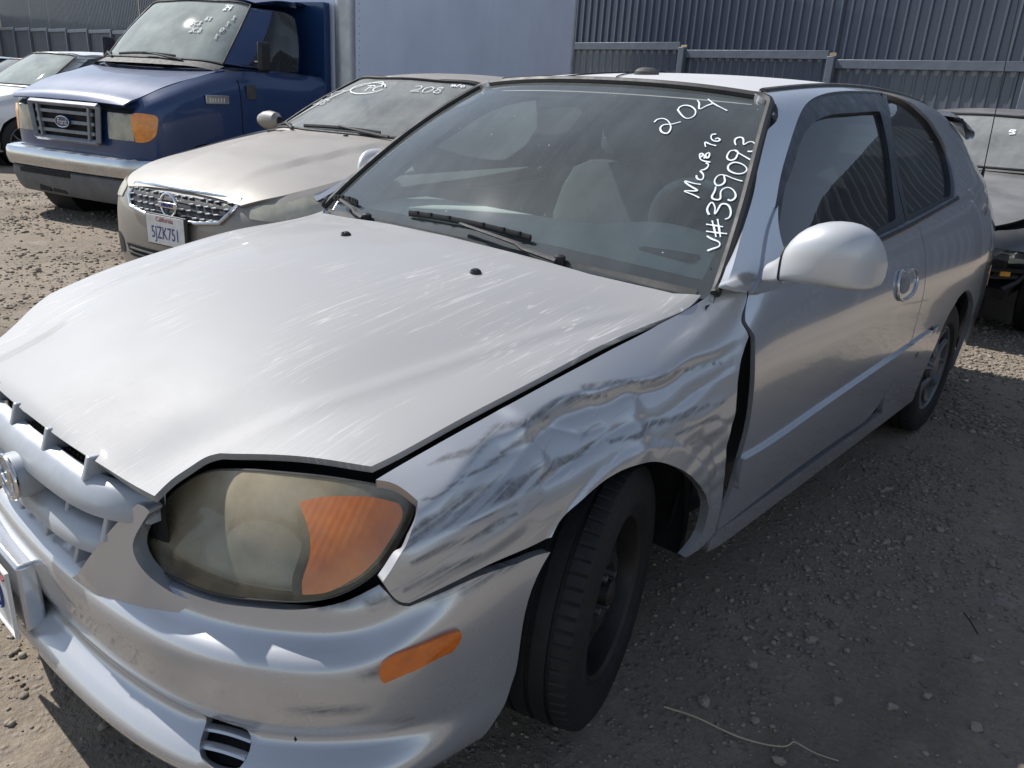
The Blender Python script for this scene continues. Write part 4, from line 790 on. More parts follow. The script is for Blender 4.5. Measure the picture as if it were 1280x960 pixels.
seat(.36, 1.40, .50, .60); seat(-.36, 1.42, .50, .60); seat(.0, 2.38, 1.15, .52, False)
m = MB(); m.grid(np.array([[(s*x, y, z) for y in (.45, 1.2, 2.0, 2.9)] for s, x, z in ((-1, .70, .93), (-1, .72, .6), (-1, .70, .28), (1, .70, .28), (1, .72, .6), (1, .70, .93))])); m.ob('cabin_floor', M['trim'], car)
m = MB(); m.box((0, 1.02, 1.245), (.22, .02, .065)); o = m.ob('rear_view_mirror', M['blkd'], car, bevel=.02); MB().tube([(0, .97, 1.31), (0, 1.01, 1.26)], .008, 8).ob('mirror_stem', M['blkd'], o)
for x in (.37, -.37):
    m = MB(); m.box((x, 1.07, 1.30), (.34, .14, .016), Matrix.Rotation(R(12), 3, 'X')); m.ob('sun_visor', M['liner'], car, bevel=.006)
m = MB(); m.box((.62*.72, 1.04, 1.262), (.10, .004, .055), Matrix.Rotation(R(-50), 3, 'X')); m.ob('paper_tag', simple('yellowed_paper', (.42, .40, .18), .8), car)
m = MB(); m.box((.50, .60, .915), (.16, .05, .012)); m.ob('folded_paper', M['blkd'], car, bevel=.004)
# --- tail ---
rows = []
for f in np.linspace(0, 1, 24):
    v = f; a = UPPER(np.array([[3.44, 7.6*(1-v)]]))[0] if f < .55 else SIDE(np.array([[3.42, 9*(1-(f-.55)/.45)]]))[0]
    rows.append([(a[0]*k, a[1]+(1-abs(k)**3)*.05, a[2]+(1-abs(k)**2.5)*.015*(f < .5)) for k in np.linspace(-1, 1, 21)])
MB().grid(np.array(rows)[:, ::-1]).ob('tailgate', M['silver'], car)
tg = MB(); e0 = ROOF(np.array([(3.1, v) for v in np.linspace(-.985, .985, 21)])); e1 = np.array([(x*1.0, 3.47, z) for x, z in [(k*.34, 1.185) for k in np.linspace(-1, 1, 21)]])
tg.grid(np.stack([e1, e0])).ob('tailgate_glass', M['side'], car)
# rear spoiler
rows = []
for x in np.linspace(-.56, .56, 25):
    k = abs(x)/.56; y0, z0 = 2.93-.02*k, 1.335-.03*k*k; ch = .30-.03*k
    dip = .06*max(0, (k-.86)/.14)
    rows.append([(x, y0, z0), (x, y0+ch*.5, z0+.018-dip), (x, y0+ch, z0+.005-dip), (x, y0+ch+.012, z0-.012-dip), (x, y0+ch, z0-.025-dip), (x, y0+ch*.5, z0-.03-dip), (x, y0+.02, z0-.02)])
MB().grid(np.array(rows)).ob('rear_spoiler', M['silver'], car, sharp=50)
m = MB(); m.tube([(.63, 3.22, 1.00), (.632, 3.20, 1.05), (.634, 3.195, 1.09)], [.011, .009, .006], 8); an = m.ob('radio_antenna', M['blk'], car); MB().tube([(.634, 3.195, 1.08), (.636, 3.11, 1.42), (.64, 2.99, 1.95)], .0024, 6).ob('antenna_rod', M['blk'], an)
for s in (1, -1):
    p = SIDE(np.array([(3.25, v) for v in np.linspace(4.2, 5.2, 6)]), .004)*[s, 1, 1]; MB().tube(p, .012, 8, flat=.5).ob('rear_reflector', M['redlens'], car)
# ---------- wheels ----------
def tyre_mesh(Rr=.289, W=.185, rim=.185, nb=66, deep=.007):
    hw = W/2; prof = [(-hw*.80, rim), (-hw*.98, rim+.02), (-hw*1.02, rim+.055), (-hw*.97, Rr-.025), (-hw*.86, Rr-.007)]
    tr = [(-.78, 0), (-.50, 0), (-.49, 1), (-.40, 1), (-.39, 0), (-.06, 0), (-.05, 1), (.05, 1), (.06, 0), (.39, 0), (.40, 1), (.49, 1), (.50, 0), (.78, 0)]
    P0 = prof+[(hw*x, None if False else Rr-.006*abs(x)**2.5-(deep if g else 0)) for x, g in tr]+[(-a, b) for a, b in prof[::-1]]
    n = nb*6; V = []
    for k in range(n):
        t = 2*math.pi*k/n
        for i, (h, r) in enumerate(P0):
            rr = r; sh = 4 <= i <= 19
            g = (k % 6 == 0)
            if sh and abs(h) > hw*.52 and g: rr -= deep*.75 if abs(h) < hw*.84 else deep*.6
            elif sh and .1*hw < abs(h) < hw*.38 and (k+3) % 6 == 0: rr -= deep*.4
            V.append((h, rr*math.cos(t), rr*math.sin(t)))
    m = len(P0); F = [(k*m+i, ((k+1) % n)*m+i, ((k+1) % n)*m+i+1, k*m+i+1) for k in range(n) for i in range(m-1)]
    return V, F
TY = {}
def wheel(parent, x, y, side, steer=0., kind='steel', Rr=.289, W=.185, z=None, detail=True, rim=.185):
    """side +1: outer face looks to +x"""
    key = (Rr, W, detail, rim)
    if key not in TY:
        V, F = tyre_mesh(Rr, W, rim, 66 if detail else 24); o = meshob('wheel', V, F, M['tyre'], parent, True, 30); TY[key] = o.data
    else:
        o = bpy.data.objects.new('wheel', TY[key]); C.objects.link(o); o.parent = parent
    o.location = (x, y, Rr-.004 if z is None else z); o.rotation_euler = (random.random()*6, 0, steer) if False else (0, 0, steer)
    hw = W/2*side; k = side
    m = MB(); m.lathe([(k*W*.42, rim+.004), (k*W*.44, rim-.004), (k*W*.40, rim-.012), (k*W*.20, rim-.02), (k*W*-.42, rim-.012), (k*W*-.44, rim+.004)], 56); m.ob('rim', M['steel' if kind == 'steel' else 'alloy'], o)
    if kind == 'steel':
        m = MB(); m.lathe([(k*W*.16, rim-.018), (k*W*.10, rim-.04), (k*W*.20, rim*.62), (k*W*.30, rim*.48), (k*W*.30, rim*.36), (k*W*.22, rim*.30), (k*W*.22, .001)], 56); d = m.ob('wheel_disc', M['steel'], o)
        for a in np.linspace(0, 2*math.pi, 9)[:-1]:
            mm = MB(); mm.lathe([(k*(W*.165+.001), .001), (k*(W*.165+.001), .014)], 14); h = mm.ob('vent_hole', M['dark'], o); h.location = (k*.002, rim*.66*math.cos(a), rim*.66*math.sin(a)); h.scale = (1, 1, 1)
        mm = MB(); mm.lathe([(k*W*.22, .030), (k*(W*.22+.028), .029), (k*(W*.22+.034), .02), (k*(W*.22+.035), .001)], 20); mm.ob('hub', M['steel'], o)
    else:
        m = MB(); nsp = 5
        for q in range(nsp):
            a = 2*math.pi*q/nsp+.3
            for s in (-1, 1):
                r = np.linspace(.05, rim-.012, 8); an = a+s*(.10+.24*((r-.05)/(rim-.06))**1.4); p = np.stack([k*(W*.40-.02*np.sin((r-.05)/(rim-.05)*3.1)), r*np.cos(an), r*np.sin(an)], 1)
                m.tube(p, np.linspace(.017, .013, 8), 6, flat=.8)
        m.lathe([(k*W*.34, .06), (k*W*.44, .056), (k*W*.47, .03), (k*W*.47, .001)], 28); m.ob('spoke', M['alloy'], o)
        mm = MB(); mm.lathe([(k*W*.05, .001), (k*W*.05, rim-.015)], 40); mm.ob('brake_drum', M['dark'], o)
    for q in range(4):
        a = 2*math.pi*q/4+.4; m = MB(); m.lathe([(k*W*.22, .0095), (k*(W*.30+.008), .0085), (k*(W*.30+.010), .001)], 6, 'x', (0, .05*math.cos(a), .05*math.sin(a))); m.ob('wheel_nut', M['nut'], o, smooth=False)
    return o
ST = R(-17)
wheel(car, .722, 0.02, 1, -ST if False else R(17), 'steel'); wheel(car, -.722, .02, -1, R(17), 'steel')
wheel(car, .715, 2.44, 1, 0, 'alloy'); wheel(car, -.715, 2.44, -1, 0, 'alloy')
m = MB(); m.box((0, 1.3, .30), (1.30, 3.9, .10)); m.ob('underbody', M['dark'], car)
# ================= the other vehicles =================
class Body:
    """a car body from tables, in its own frame (x left, y rear, front axle at y = 0)"""
    def __init__(s, plan, ztab, rows, zb, hood, belt, roof, crown=.05, roofz=None, hump=None):
        # shell: half plan from nose centre round the flank to the tail
        p = np.array(plan, float); t = np.concatenate([[0], np.cumsum(np.linalg.norm(np.diff(p, axis=0), axis=1))])
        sp = Spl(t, p); us = t; d = sp(t+1e-3)-sp(t-1e-3); n = np.stack([d[:, 1], -d[:, 0]], 1); n /= np.linalg.norm(n, axis=1, keepdims=True); n[0] = (0, -1); n[-1] = (0, 1)
        zt = np.interp(p[:, 1], [a[0] for a in ztab], [a[1] for a in ztab]); xt = np.interp(p[:, 1], [a[0] for a in ztab], [a[2] for a in ztab])
        net = []
        for k in range(len(p)):
            r = []
            for f, ins in rows:
                q = p[k]-n[k]*ins; r.append([max(q[0], 0) if k else 0, q[1], zb+f*(zt[k]-zb)])
            lim = min(xt[k], p[k][0]*.97) if k else 0
            r.append([lim if p[k][1] > hood[0][0]+.05 else r[-1][0]*.97, r[-1][1]+(.05 if p[k][1] < 0 and p[k][1] < hood[0][0]+.05 else 0), zt[k]+.012]); net.append(r)
        s.shell = Surf(us, range(len(rows)+1), net); s.len = t[-1]
        # bonnet
        net = []
        for y, ex, ez, cz in hood:
            net.append([[ex*f, y, ez+(cz-ez)*(1-abs(f)**2.2)] for f in (-1, -.8, -.5, -.2, .2, .5, .8, 1)])
        s.hood = Surf([-1, -.8, -.5, -.2, .2, .5, .8, 1], [h[0] for h in hood], np.array(net).transpose(1, 0, 2), hump)
        # greenhouse ring
        (yc, yk, xk, z0, z0s, xs, ym, z1s, yr, xr, ycr, z1) = belt; (Yc, Yk, Xk, Z0, Z0k, Xs, Ym, Yr, Xr, Ycr, Zr) = roof
        bel = [(0, yc, z0), (xk*.55, yc+(yk-yc)*.25, z0), (xk*.9, yc+(yk-yc)*.72, (z0+z0s)/2), (xk, yk, z0s), (xk+(xs-xk)*.35, yk+.12, z0s), (xs, (yk+ym)/2, z0s), (xs, ym, (z0s+z1s)/2), (xs, (ym+yr)/2, z1s), (xr+(xs-xr)*.4, yr-.14, z1s), (xr, yr, z1), (xr*.9, yr+(ycr-yr)*.6, z1), (xr*.5, ycr-.02, z1), (0, ycr, z1)]
        rof = [(0, Yc, Z0), (Xk*.55, Yc+(Yk-Yc)*.25, Z0-.005), (Xk*.9, Yc+(Yk-Yc)*.72, (Z0+Z0k)/2), (Xk, Yk, Z0k), (Xk+(Xs-Xk)*.35, Yk+.10, Z0k+.01), (Xs, (Yk+Ym)/2, Z0k+.02), (Xs, Ym, Z0k+.025), (Xs, (Ym+Yr)/2, Z0k+.015), (Xr+(Xs-Xr)*.4, Yr-.12, Zr), (Xr, Yr, Zr-.01), (Xr*.9, Yr+(Ycr-Yr)*.6, Zr), (Xr*.5, Ycr-.01, Zr+.01), (0, Ycr, Zr+.01)]
        u = [0, .5, .88, 1, 1.12, 1.5, 2, 2.5, 2.88, 3, 3.12, 3.5, 4]; bel, rof = np.array(bel), np.array(rof)
        full_ = lambda a: np.concatenate([a[::-1]*[-1, 1, 1], a[1:]]); B, T = full_(bel), full_(rof)
        nn = np.stack([np.clip(B[:, 0]*1.2, -1, 1), np.where(np.abs(B[:, 0]) < xk*.95, np.sign(B[:, 1]-ym), 0)*.8, np.full(len(B), .3)], 1)
        s.cab = Surf([-x for x in u[::-1]]+u[1:], [0, .5, 1], np.stack([B, (B+T)/2+nn*.022, T], 1))
        rz = roofz or [(0, 0), (.25, .035), (.6, .05), (.85, .03), (1, 0)]
        net = []
        for f, dz in rz:
            y0, y1 = Yc, Ycr; y = y0+(y1-y0)*f; x = np.interp(f, [0, .12, .5, .88, 1], [Xk*.96, Xs, Xs, Xs*.99, Xr*.96]); z = Z0+(Zr-Z0)*f+dz
            fr = (Yk-Yc)*(1-f)**3-(Ycr-Yr)*f**3
            net.append([[x*g, y+fr*abs(g)**2.4, z-(.030+dz*.35)*abs(g)**2.4] for g in (-1, -.75, -.4, 0, .4, .75, 1)])
        s.roof = Surf([-1, -.75, -.4, 0, .4, .75, 1], [a[0] for a in rz], np.array(net).transpose(1, 0, 2))
def build_body(b, root, mat, gl, arches, ra=.36, zc=.32, wins=None, hood=True, hoodlim=None, res=.05, house=True, aw=.82, nose_cut=None, glass2=None, wsl=.93, shade=None, tail=True):
    parts = {}
    S = b.shell
    for mir in (False, True):
        us = S.us; poly = [(u, 0) for u in np.linspace(us[0] if nose_cut is None else nose_cut, us[-1], 70)]+[(us[-1], v) for v in np.linspace(.3, S.vs[-1], 10)]+[(u, S.vs[-1]) for u in np.linspace(us[-1], us[0] if nose_cut is None else nose_cut, 70)][1:]
        if nose_cut is None: poly += [(0, v) for v in np.linspace(S.vs[-1], 0, 12)][1:-1]
        poly = np.array(poly); holes = []
        for ya in arches:
            holes.append(inv(S, [(aw, ya+ra*math.cos(a), max(zc+ra*math.sin(a), S.net[:, 0, 2].min()+.02)) for a in np.linspace(0, 2*math.pi, 41)[:-1]], 1))
        parts['body%d' % mir] = panel('body_side', S, None, mat, root, poly=poly, holes=[dedupe(h) for h in holes], res=res, flange=.02, mirror=mir)
    for ya in (arches if house else ()):
        m = MB()
        for sx in (1, -1): m.lathe([(sx*aw*.5, .01), (sx*aw*.5, ra+.02), (sx*(aw-.05), ra+.02)], 28, 'x', (0, ya, zc))
        m.ob('wheel_housing', M['dark'], root)['kind'] = 'stuff'
    if hood:
        H = b.hood; parts['hood'] = panel('hood', H, rectseg(-.985, H.vs[0], .985, H.vs[-1]), mat, root, res=.035, flange=.015)
        meshob('engine_bay_light_block', (full(H, 12, 12)-[0, -.02, .06]).reshape(-1, 3), [(i*12+j, (i+1)*12+j, (i+1)*12+j+1, i*12+j+1) for i in range(11) for j in range(11)], M['dark'], root)  # added dark sheet under the bonnet, keeps light out of the gaps
    CB = b.cab; wn = wins or []
    wsp = dense(CB, [[(-wsl, .04), (0, .04), (wsl, .04)], [(wsl, .04), (wsl, .94)], [(wsl, .94), (0, .955), (-wsl, .94)], [(-wsl, .94), (-wsl, .04)]], .03)
    rwp = [dense(CB, [[(s*3.12, .10), (s*3.97, .10)], [(s*3.97, .10), (s*3.97, .9)], [(s*3.97, .9), (s*3.12, .9)], [(s*3.12, .9), (s*3.12, .10)]], .04) for s in (1, -1)] if tail else []
    sw = []
    for wnd in wn:
        for s in (1, -1): sw.append(dense(CB, [[(s*a, c) for a, c in sg] for sg in wnd], .03))
    po = np.array(rect_dense(-4, 0, 4, 1, 120, 8))
    parts['cab'] = panel('pillar_panel', CB, None, mat, root, poly=po, holes=[wsp]+rwp+sw, res=res, flange=.015)
    wm = parts['ws'] = panel('windscreen', CB, None, gl, root, poly=wsp, res=.04, off=-.004, flange=0)
    c = CB(wsp, .003); MB().tube(c, .010, 6, closed=True).ob('windscreen_seal', M['rub'], wm)
    for h in sw: panel('side_window', CB, None, glass2 or M['side'], root, poly=h, res=.08, off=-.004, flange=0)
    for h in rwp: panel('rear_window', CB, None, glass2 or M['side'], root, poly=h, res=.08, off=-.004, flange=0)
    parts['roof'] = panel('roof', b.roof, rectseg(-.995, 0, .995, 1), mat, root, res=.06, flange=.01)
    return parts
def dedupe(h):
    out = [h[0]]
    for p in h[1:]:
        if np.abs(p-out[-1]).max() > 1e-4 and np.abs(p-out[0]).max() > 1e-4: out.append(p)
    return np.array(out)
def rect_dense(u0, v0, u1, v1, nu, nv):
    return [(u, v0) for u in np.linspace(u0, u1, nu)]+[(u1, v) for v in np.linspace(v0, v1, nv)][1:]+[(u, v1) for u in np.linspace(u1, u0, nu)][1:]+[(u0, v) for v in np.linspace(v1, v0, nv)][1:-1]
def patch(name, S, pts, mat, parent, off=.004, res=.02, flange=.01, mirror=False, sm=True):
    p = dedupe(inv(S, pts, 1)); p = dense(S, [list(map(tuple, p))+[tuple(p[0])]], .015) if sm else dense(S, [[tuple(a), tuple(b)] for a, b in zip(p, np.roll(p, -1, 0))], .015)
    return panel(name, S, None, mat, parent, poly=p, res=res, off=off, flange=flange, mirror=mirror)
def interior(root, yd, zd, ys, xw=.66, zs=.55, sx=.36, h=.62, wheel_x=.36):
    m = MB(); m.grid(np.array([[(x, y, z-.02*abs(x)) for x in np.linspace(-xw, xw, 9)] for y, z in ((yd-.5, zd-.03), (yd-.2, zd), (yd, zd-.02), (yd+.06, zd-.2))]).transpose(1, 0, 2)); m.ob('dashboard', M['dash'], root)
    for x in (sx, -sx):
        m = MB(); m.box((x, ys, zs+h/2), (.48, .16, h), Matrix.Rotation(R(-14), 3, 'X')); o = m.ob('seat', M['seat'], root, bevel=.05)
        m = MB(); m.box((x, ys+.12, zs+h+.08), (.26, .10, .17), Matrix.Rotation(R(-10), 3, 'X')); m.ob('headrest', M['seat'], o, bevel=.03)
    m = MB(); t = np.linspace(0, 2*math.pi, 25)[:-1]; m.tube(np.stack([wheel_x+.19*np.cos(t), yd+.16-.08*np.sin(t), zd+.03+.17*np.sin(t)], 1), .014, 6, closed=True); m.ob('steering_wheel', M['blkd'], root)
    m = MB(); m.grid(np.array([[(s*x, y, z) for y in (yd-.4, ys, ys+1.4)] for s, x, z in ((-1, xw+.06, zd), (-1, xw+.06, .3), (1, xw+.06, .3), (1, xw+.06, zd))])); m.ob('cabin_floor', M['trim'], root)
def strip_wiper(S, u0, u1, v, parent, name='wiper', off=.012):
    t = np.linspace(u0, u1, 16); p = S(np.stack([t, v+.02*np.sin((t-u0)/(u1-u0)*math.pi)], 1), off); o = MB().tube(p, .008, 6, flat=1.6).ob(name, M['blk'], parent)
    q = S(np.stack([np.linspace(u1+.12*np.sign(u1-u0), (u0+u1)/2, 8), np.linspace(.0, v+.025, 8)], 1), off+.012); MB().tube(q, np.linspace(.012, .007, 8), 6).ob('wiper_arm', M['blkd'], o); return o
SEDWIN = [[[(1.06, .10), (1.4, .06), (1.98, .06)], [(1.98, .06), (1.98, .9)], [(1.98, .9), (1.5, .92), (1.2, .86)], [(1.2, .86), (1.06, .10)]], [[(2.03, .06), (2.86, .1)], [(2.86, .1), (2.7, .86)], [(2.7, .86), (2.03, .9)], [(2.03, .9), (2.03, .06)]]]
ROWS = [(0, .05), (.10, .015), (.22, .004), (.42, .0), (.62, .003), (.80, .018), (.93, .055)]
# ---------- tan sedan ----------
sed = thing('tan_sedan', 'dusty tan sedan with a toothed grille, between the silver hatchback and the blue truck', 'car', (-2.716, 1.678, -.01), R(10.5))
planN = [(0, -.985), (.3, -.968), (.55, -.91), (.72, -.80), (.82, -.64), (.866, -.42), (.885, -.1), (.893, .5), (.893, 1.4), (.89, 2.4), (.87, 3.0), (.83, 3.45), (.70, 3.72), (.4, 3.82), (0, 3.86)]
zN = [(-1, .715, .5), (-.8, .745, .60), (-.6, .79, .69), (-.3, .845, .735), (0, .90, .755), (.3, .95, .77), (.5, .975, .80), (1.5, 1.0, .80), (2.5, 1.03, .79), (3.3, 1.05, .72), (3.9, 1.03, .6)]
hoodN = [(-.90, .46, .700, .725), (-.86, .52, .722, .755), (-.76, .615, .755, .805), (-.6, .69, .795, .850), (-.3, .733, .85, .905), (0, .752, .905, .958), (.25, .765, .945, .99), (.40, .770, .968, 1.005)]
def humpN(p): return .016*(ss(np.abs(p[:, 0]), np.interp(p[:, 1], [-.9, .4], [.26, .50])-.018, np.interp(p[:, 1], [-.9, .4], [.26, .50])+.012)*-1+1)*ss(p[:, 1], -.85, -.4)
bN = Body(planN, zN, ROWS, .20, hoodN, (.25, .44, .735, .995, .975, .80, 1.5, 1.03, 3.0, .66, 3.2, 1.05), (1.03, 1.15, .555, 1.385, 1.362, .575, 1.7, 2.35, .53, 2.5, 1.39), hump=humpN)
pt = build_body(bN, sed, M['tan'], M['ws_tan'], (0, 2.80), .35, .32, SEDWIN, res=.04)
interior(sed, .75, .98, 1.5)
for x in (.80, -.80): wheel(sed, x-.02*np.sign(x), 0, int(np.sign(x)), 0, 'alloy', .32, .205, rim=.205, detail=False); wheel(sed, x-.02*np.sign(x), 2.8, int(np.sign(x)), 0, 'alloy', .32, .205, rim=.205, detail=False)
def frontpt(S, x, z):
    """point of the shell seen straight from the front"""
    q = S.g.reshape(-1, 3); k = ((q[:, 0]-abs(x))**2+(q[:, 2]-z)**2+((q[:, 1] > .2)*9)).argmin(); r = q[k].copy(); r[0] *= 1 if x >= 0 else -1; return r
SN = bN.shell
go = [(.43, .722), (.40, .66), (.345, .608), (.2, .585), (0, .578), (-.2, .585), (-.345, .608), (-.40, .66), (-.43, .722), (-.2, .735), (0, .738), (.2, .735)]
gp = np.array([frontpt(SN, x, z) for x, z in go]); gp[:, 1] -= .012
hf = [(.0005, -.98, .578), (.1, -.98, .580), (.2, -.97, .585), (.345, -.95, .608), (.40, -.94, .66), (.43, -.92, .722), (.2, -.95, .735), (.0005, -.95, .738)]
gr = patch('grille', SN, hf, M['blk'], sed, off=.006, res=.03, flange=.0, sm=False); patch('grille_backing', SN, hf, M['blk'], gr, off=.006, res=.03, flange=.0, mirror=True, sm=False)
q = np.concatenate([gp, gp[:1]]); q = np.concatenate([np.linspace(q[i], q[i+1], 5)[:-1] for i in range(12)]); MB().tube(q, .011, 8, closed=True).ob('grille_surround', M['dullchrome'], gr)
for r, z in enumerate((.702, .672, .642, .612)):
    lim = np.interp(z, [.585, .61, .66, .722], [.25, .33, .385, .41])
    m = MB(); xs_ = np.linspace(-lim, lim, 15); pp = np.array([frontpt(SN, x, z) for x in xs_])-[0, .008, 0]; m.tube(pp, .004, 6); m.ob('grille_bar', M['blkd'], gr)
    for x in np.arange(-lim+.02, lim-.01, .062):
        if abs(x) < .075 and z < .70: continue
        p = frontpt(SN, x, z); t = MB(); t.box((p[0], p[1]-.014, p[2]), (.036, .012, .0080), Matrix.Rotation(R(-8), 3, 'Y')); t.ob('grille_tooth', M['grille'], gr, bevel=.003)
p = frontpt(SN, 0, .655); p[1] -= .032; t = np.linspace(0, 2*math.pi, 37)[:-1]
em = MB().tube(np.stack([.060*np.cos(t), np.full(36, p[1]), p[2]+.060*np.sin(t)], 1), .0085, 8, closed=True).ob('emblem', M['chrome'], gr)
m = MB(); m.box(p-[0, .006, 0], (.150, .010, .030)); m.ob('emblem_bar', M['dullchrome'], em, bevel=.003); textmesh('NISSAN', .027, M['plateblue'], 'emblem_text', em, p-[0, .0125, 0], thick=.001)
for mir in (False, True):
    hl = patch('headlight', SN, [(.505, -.90, .640), (.50, -.90, .700), (.60, -.85, .738), (.70, -.70, .765), (.775, -.50, .795), (.815, -.33, .828), (.835, -.34, .79), (.835, -.45, .735), (.80, -.62, .675), (.70, -.80, .635)], M['hazy'], sed, off=.006, res=.02, mirror=mir)
    patch('reflector', SN, [(.525, -.90, .645), (.52, -.90, .695), (.62, -.85, .728), (.70, -.70, .755), (.80, -.40, .80), (.825, -.45, .735), (.79, -.62, .68), (.70, -.80, .645)], M['refl'], hl, off=.001, res=.03, flange=0, mirror=mir)
    mm = MB(); mm.lathe([(-.07, .02), (-.075, .05), (-.04, .075), (0, .085), (.05, .075), (.075, .04)], 20, 'x'); sm = mm.ob('side_mirror', M['tan'], sed); sm.location = (.98*(-1 if mir else 1), .62, 1.03); sm.scale = (1.3, .75, .8)
    patch('fog_recess', SN, [(.50, -.93, .335), (.50, -.93, .40), (.66, -.86, .41), (.68, -.85, .345)], M['dark'], sed, off=.003, flange=0, mirror=mir)
lo = np.array([frontpt(SN, x, z) for x, z in ((-.40, .335), (.40, .335), (.43, .40), (-.43, .40))]); lo = np.array([np.linspace(lo[0], lo[1], 13), np.linspace(lo[3], lo[2], 13)])
lo[:, :, 1] = [[frontpt(SN, x, z)[1]-.006 for x, z in zip(r[:, 0], r[:, 2])] for r in lo]; MB().grid(lo[::-1]).ob('lower_intake', M['dark'], sed)
for z in (.355, .38): MB().tube(np.array([frontpt(SN, x, z)-[0, .012, 0] for x in np.linspace(-.4, .4, 15)]), .006, 6).ob('intake_slat', M['blkd'], sed)
m = MB(); m.box((0, -1.002, .525), (.330, .018, .165)); fr = m.ob('plate_frame', M['blk'], sed, bevel=.006)
m = MB(); m.box((0, -1.0135, .525), (.302, .004, .150)); pl = m.ob('number_plate', M['plate'], fr, bevel=.001)
textmesh('5JZK751', .092, M['plateblue'], 'plate_number', fr, (0, -1.0165, .508), sx=.70, thick=.0006); textmesh('California', .036, M['platered'], 'plate_state', fr, (0, -1.0165, .580), thick=.0006)
strip_wiper(bN.cab, -.42, .38, .07, sed); strip_wiper(bN.cab, -.93, -.62, .05, sed)
def squiggle(S, x0, y0, sx, sy, kind, seed=0):
    r = random.Random(seed); G_ = {'2': [(0, .8), (.5, 1), (.8, .7), (.1, 0), (1, .1)], '0': [(.5, 1), (0, .6), (.3, 0), (.9, .3), (.8, .9), (.4, 1)], '8': [(.8, .9), (.3, .95), (.3, .6), (.8, .4), (.6, 0), (.1, .2), (.4, .5), (.8, .8)], 'm': [(0, 0), (.1, .7), (.4, .1), (.6, .7), (.9, 0)], '/': [(0, 0), (.6, 1)], 'o': [(.5, .7), (.1, .4), (.4, 0), (.8, .3), (.5, .7)], '4': [(.1, 1), (0, .5), (.9, .5)], '|': [(.7, 1), (.6, 0)], '3': [(0, .9), (.7, .9), (.3, .5), (.8, .2), (0, 0)], '7': [(0, 1), (.9, 1), (.3, 0)], 'T': [(0, 1), (1, 1)], 'P': [(.1, 0), (.1, 1), (.8, .8), (.1, .5)], 'E': [(.9, 1), (.1, .9), (.1, .1), (.9, 0)], 'C': [(.9, .9), (.2, .9), (.05, .3), (.8, 0)]}
    out = []; cx = x0
    for ch in kind:
        if ch == ' ': cx += sx*.6; continue
        out.append([(cx+px*sx, y0+py*sy+(cx-x0)*.0) for px, py in G_[ch]]); cx += sx*(1.25 if ch != '/' else .9)*(.0 if ch == '4' else 1)
    return out
wN = pt['ws']
strokes(bN.cab, squiggle(bN.cab, .20, .74, .10, .10, '208'), .008, .004, M['markold'], 'marker_writing', wN)
strokes(bN.cab, squiggle(bN.cab, .60, .86, .055, .05, 'm/o'), .007, .004, M['mark'], 'marker_writing', wN)
strokes(bN.cab, squiggle(bN.cab, -.42, .70, .07, .10, 'TPC'), .007, .004, M['mark'], 'marker_writing', wN)
strokes(bN.cab, [[(-.36+.24*math.cos(a), .75+.105*math.sin(a)) for a in np.linspace(.3, 6.2, 14)]], .008, .004, M['mark'], 'marker_ring', wN)
strokes(bN.cab, squiggle(bN.cab, -.88, .58, .07, .09, '8C7')+squiggle(bN.cab, -.86, .42, .07, .09, '2E3'), .008, .004, M['markold'], 'marker_writing', wN)
strokes(bN.cab, [[(-.86, .10), (-.72, .45), (-.5, .80), (-.30, .88), (-.2, .80)]], .012, .004, M['markold'], 'marker_sweep', wN)
m = MB(); m.lathe([(-.002, .018), (.006, .016), (.011, .001)], 12, 'z'); o = m.ob('washer_nozzle', M['blk'], sed); o.location = bN.hood(inv(bN.hood, [(.12, .22, .98)]))[0]
# ---------- blue box truck ----------
trk = thing('box_truck', 'blue box truck with a white cargo box and chrome bumper, behind the tan sedan', 'truck', (-6.344, 2.225, -.05), R(12.93))
planF = [(0, -.62), (.45, -.615), (.80, -.585), (.93, -.52), (.99, -.40), (1.005, -.2), (1.01, .1), (1.01, .8), (1.005, 1.3), (1.0, 1.60)]
zF = [(-.7, 1.085, .8), (-.5, 1.145, .82), (-.3, 1.222, .84), (0, 1.312, .87), (.3, 1.405, .90), (.5, 1.41, .95), (2, 1.40, .95)]
rowsF = [(0, .06), (.06, .02), (.15, .004), (.4, .0), (.7, .003), (.88, .02), (.95, .05)]
hoodF = [(-.645, .78, 1.082, 1.092), (-.62, .805, 1.105, 1.125), (-.55, .82, 1.135, 1.168), (-.3, .845, 1.235, 1.275), (0, .87, 1.325, 1.36), (.22, .89, 1.385, 1.42), (.34, .90, 1.415, 1.45)]
bF = Body(planF, zF, rowsF, .50, hoodF, (.16, .40, .875, 1.46, 1.425, .965, 1.0, 1.42, 1.55, .95, 1.6, 1.42), (.80, .94, .725, 2.07, 2.035, .80, 1.2, 1.55, .78, 1.6, 2.10))
VANWIN = [[[(1.19, .06), (1.6, .03), (2.3, .04)], [(2.3, .04), (2.34, .4), (2.3, .84)], [(2.3, .84), (1.9, .88), (1.42, .86)], [(1.42, .86), (1.19, .06)]]]
pt = build_body(bF, trk, M['blue'], M['ws_van'], (0,), .42, .37, VANWIN, res=.05, aw=.95, tail=False)
interior(trk, .65, 1.42, 1.25, xw=.80, zs=.95, sx=.42, h=.68)
for x in (.82, -.82): wheel(trk, x, 0, int(np.sign(x)), 0, 'steel', .38, .22, rim=.205, detail=False)
SF = bF.shell
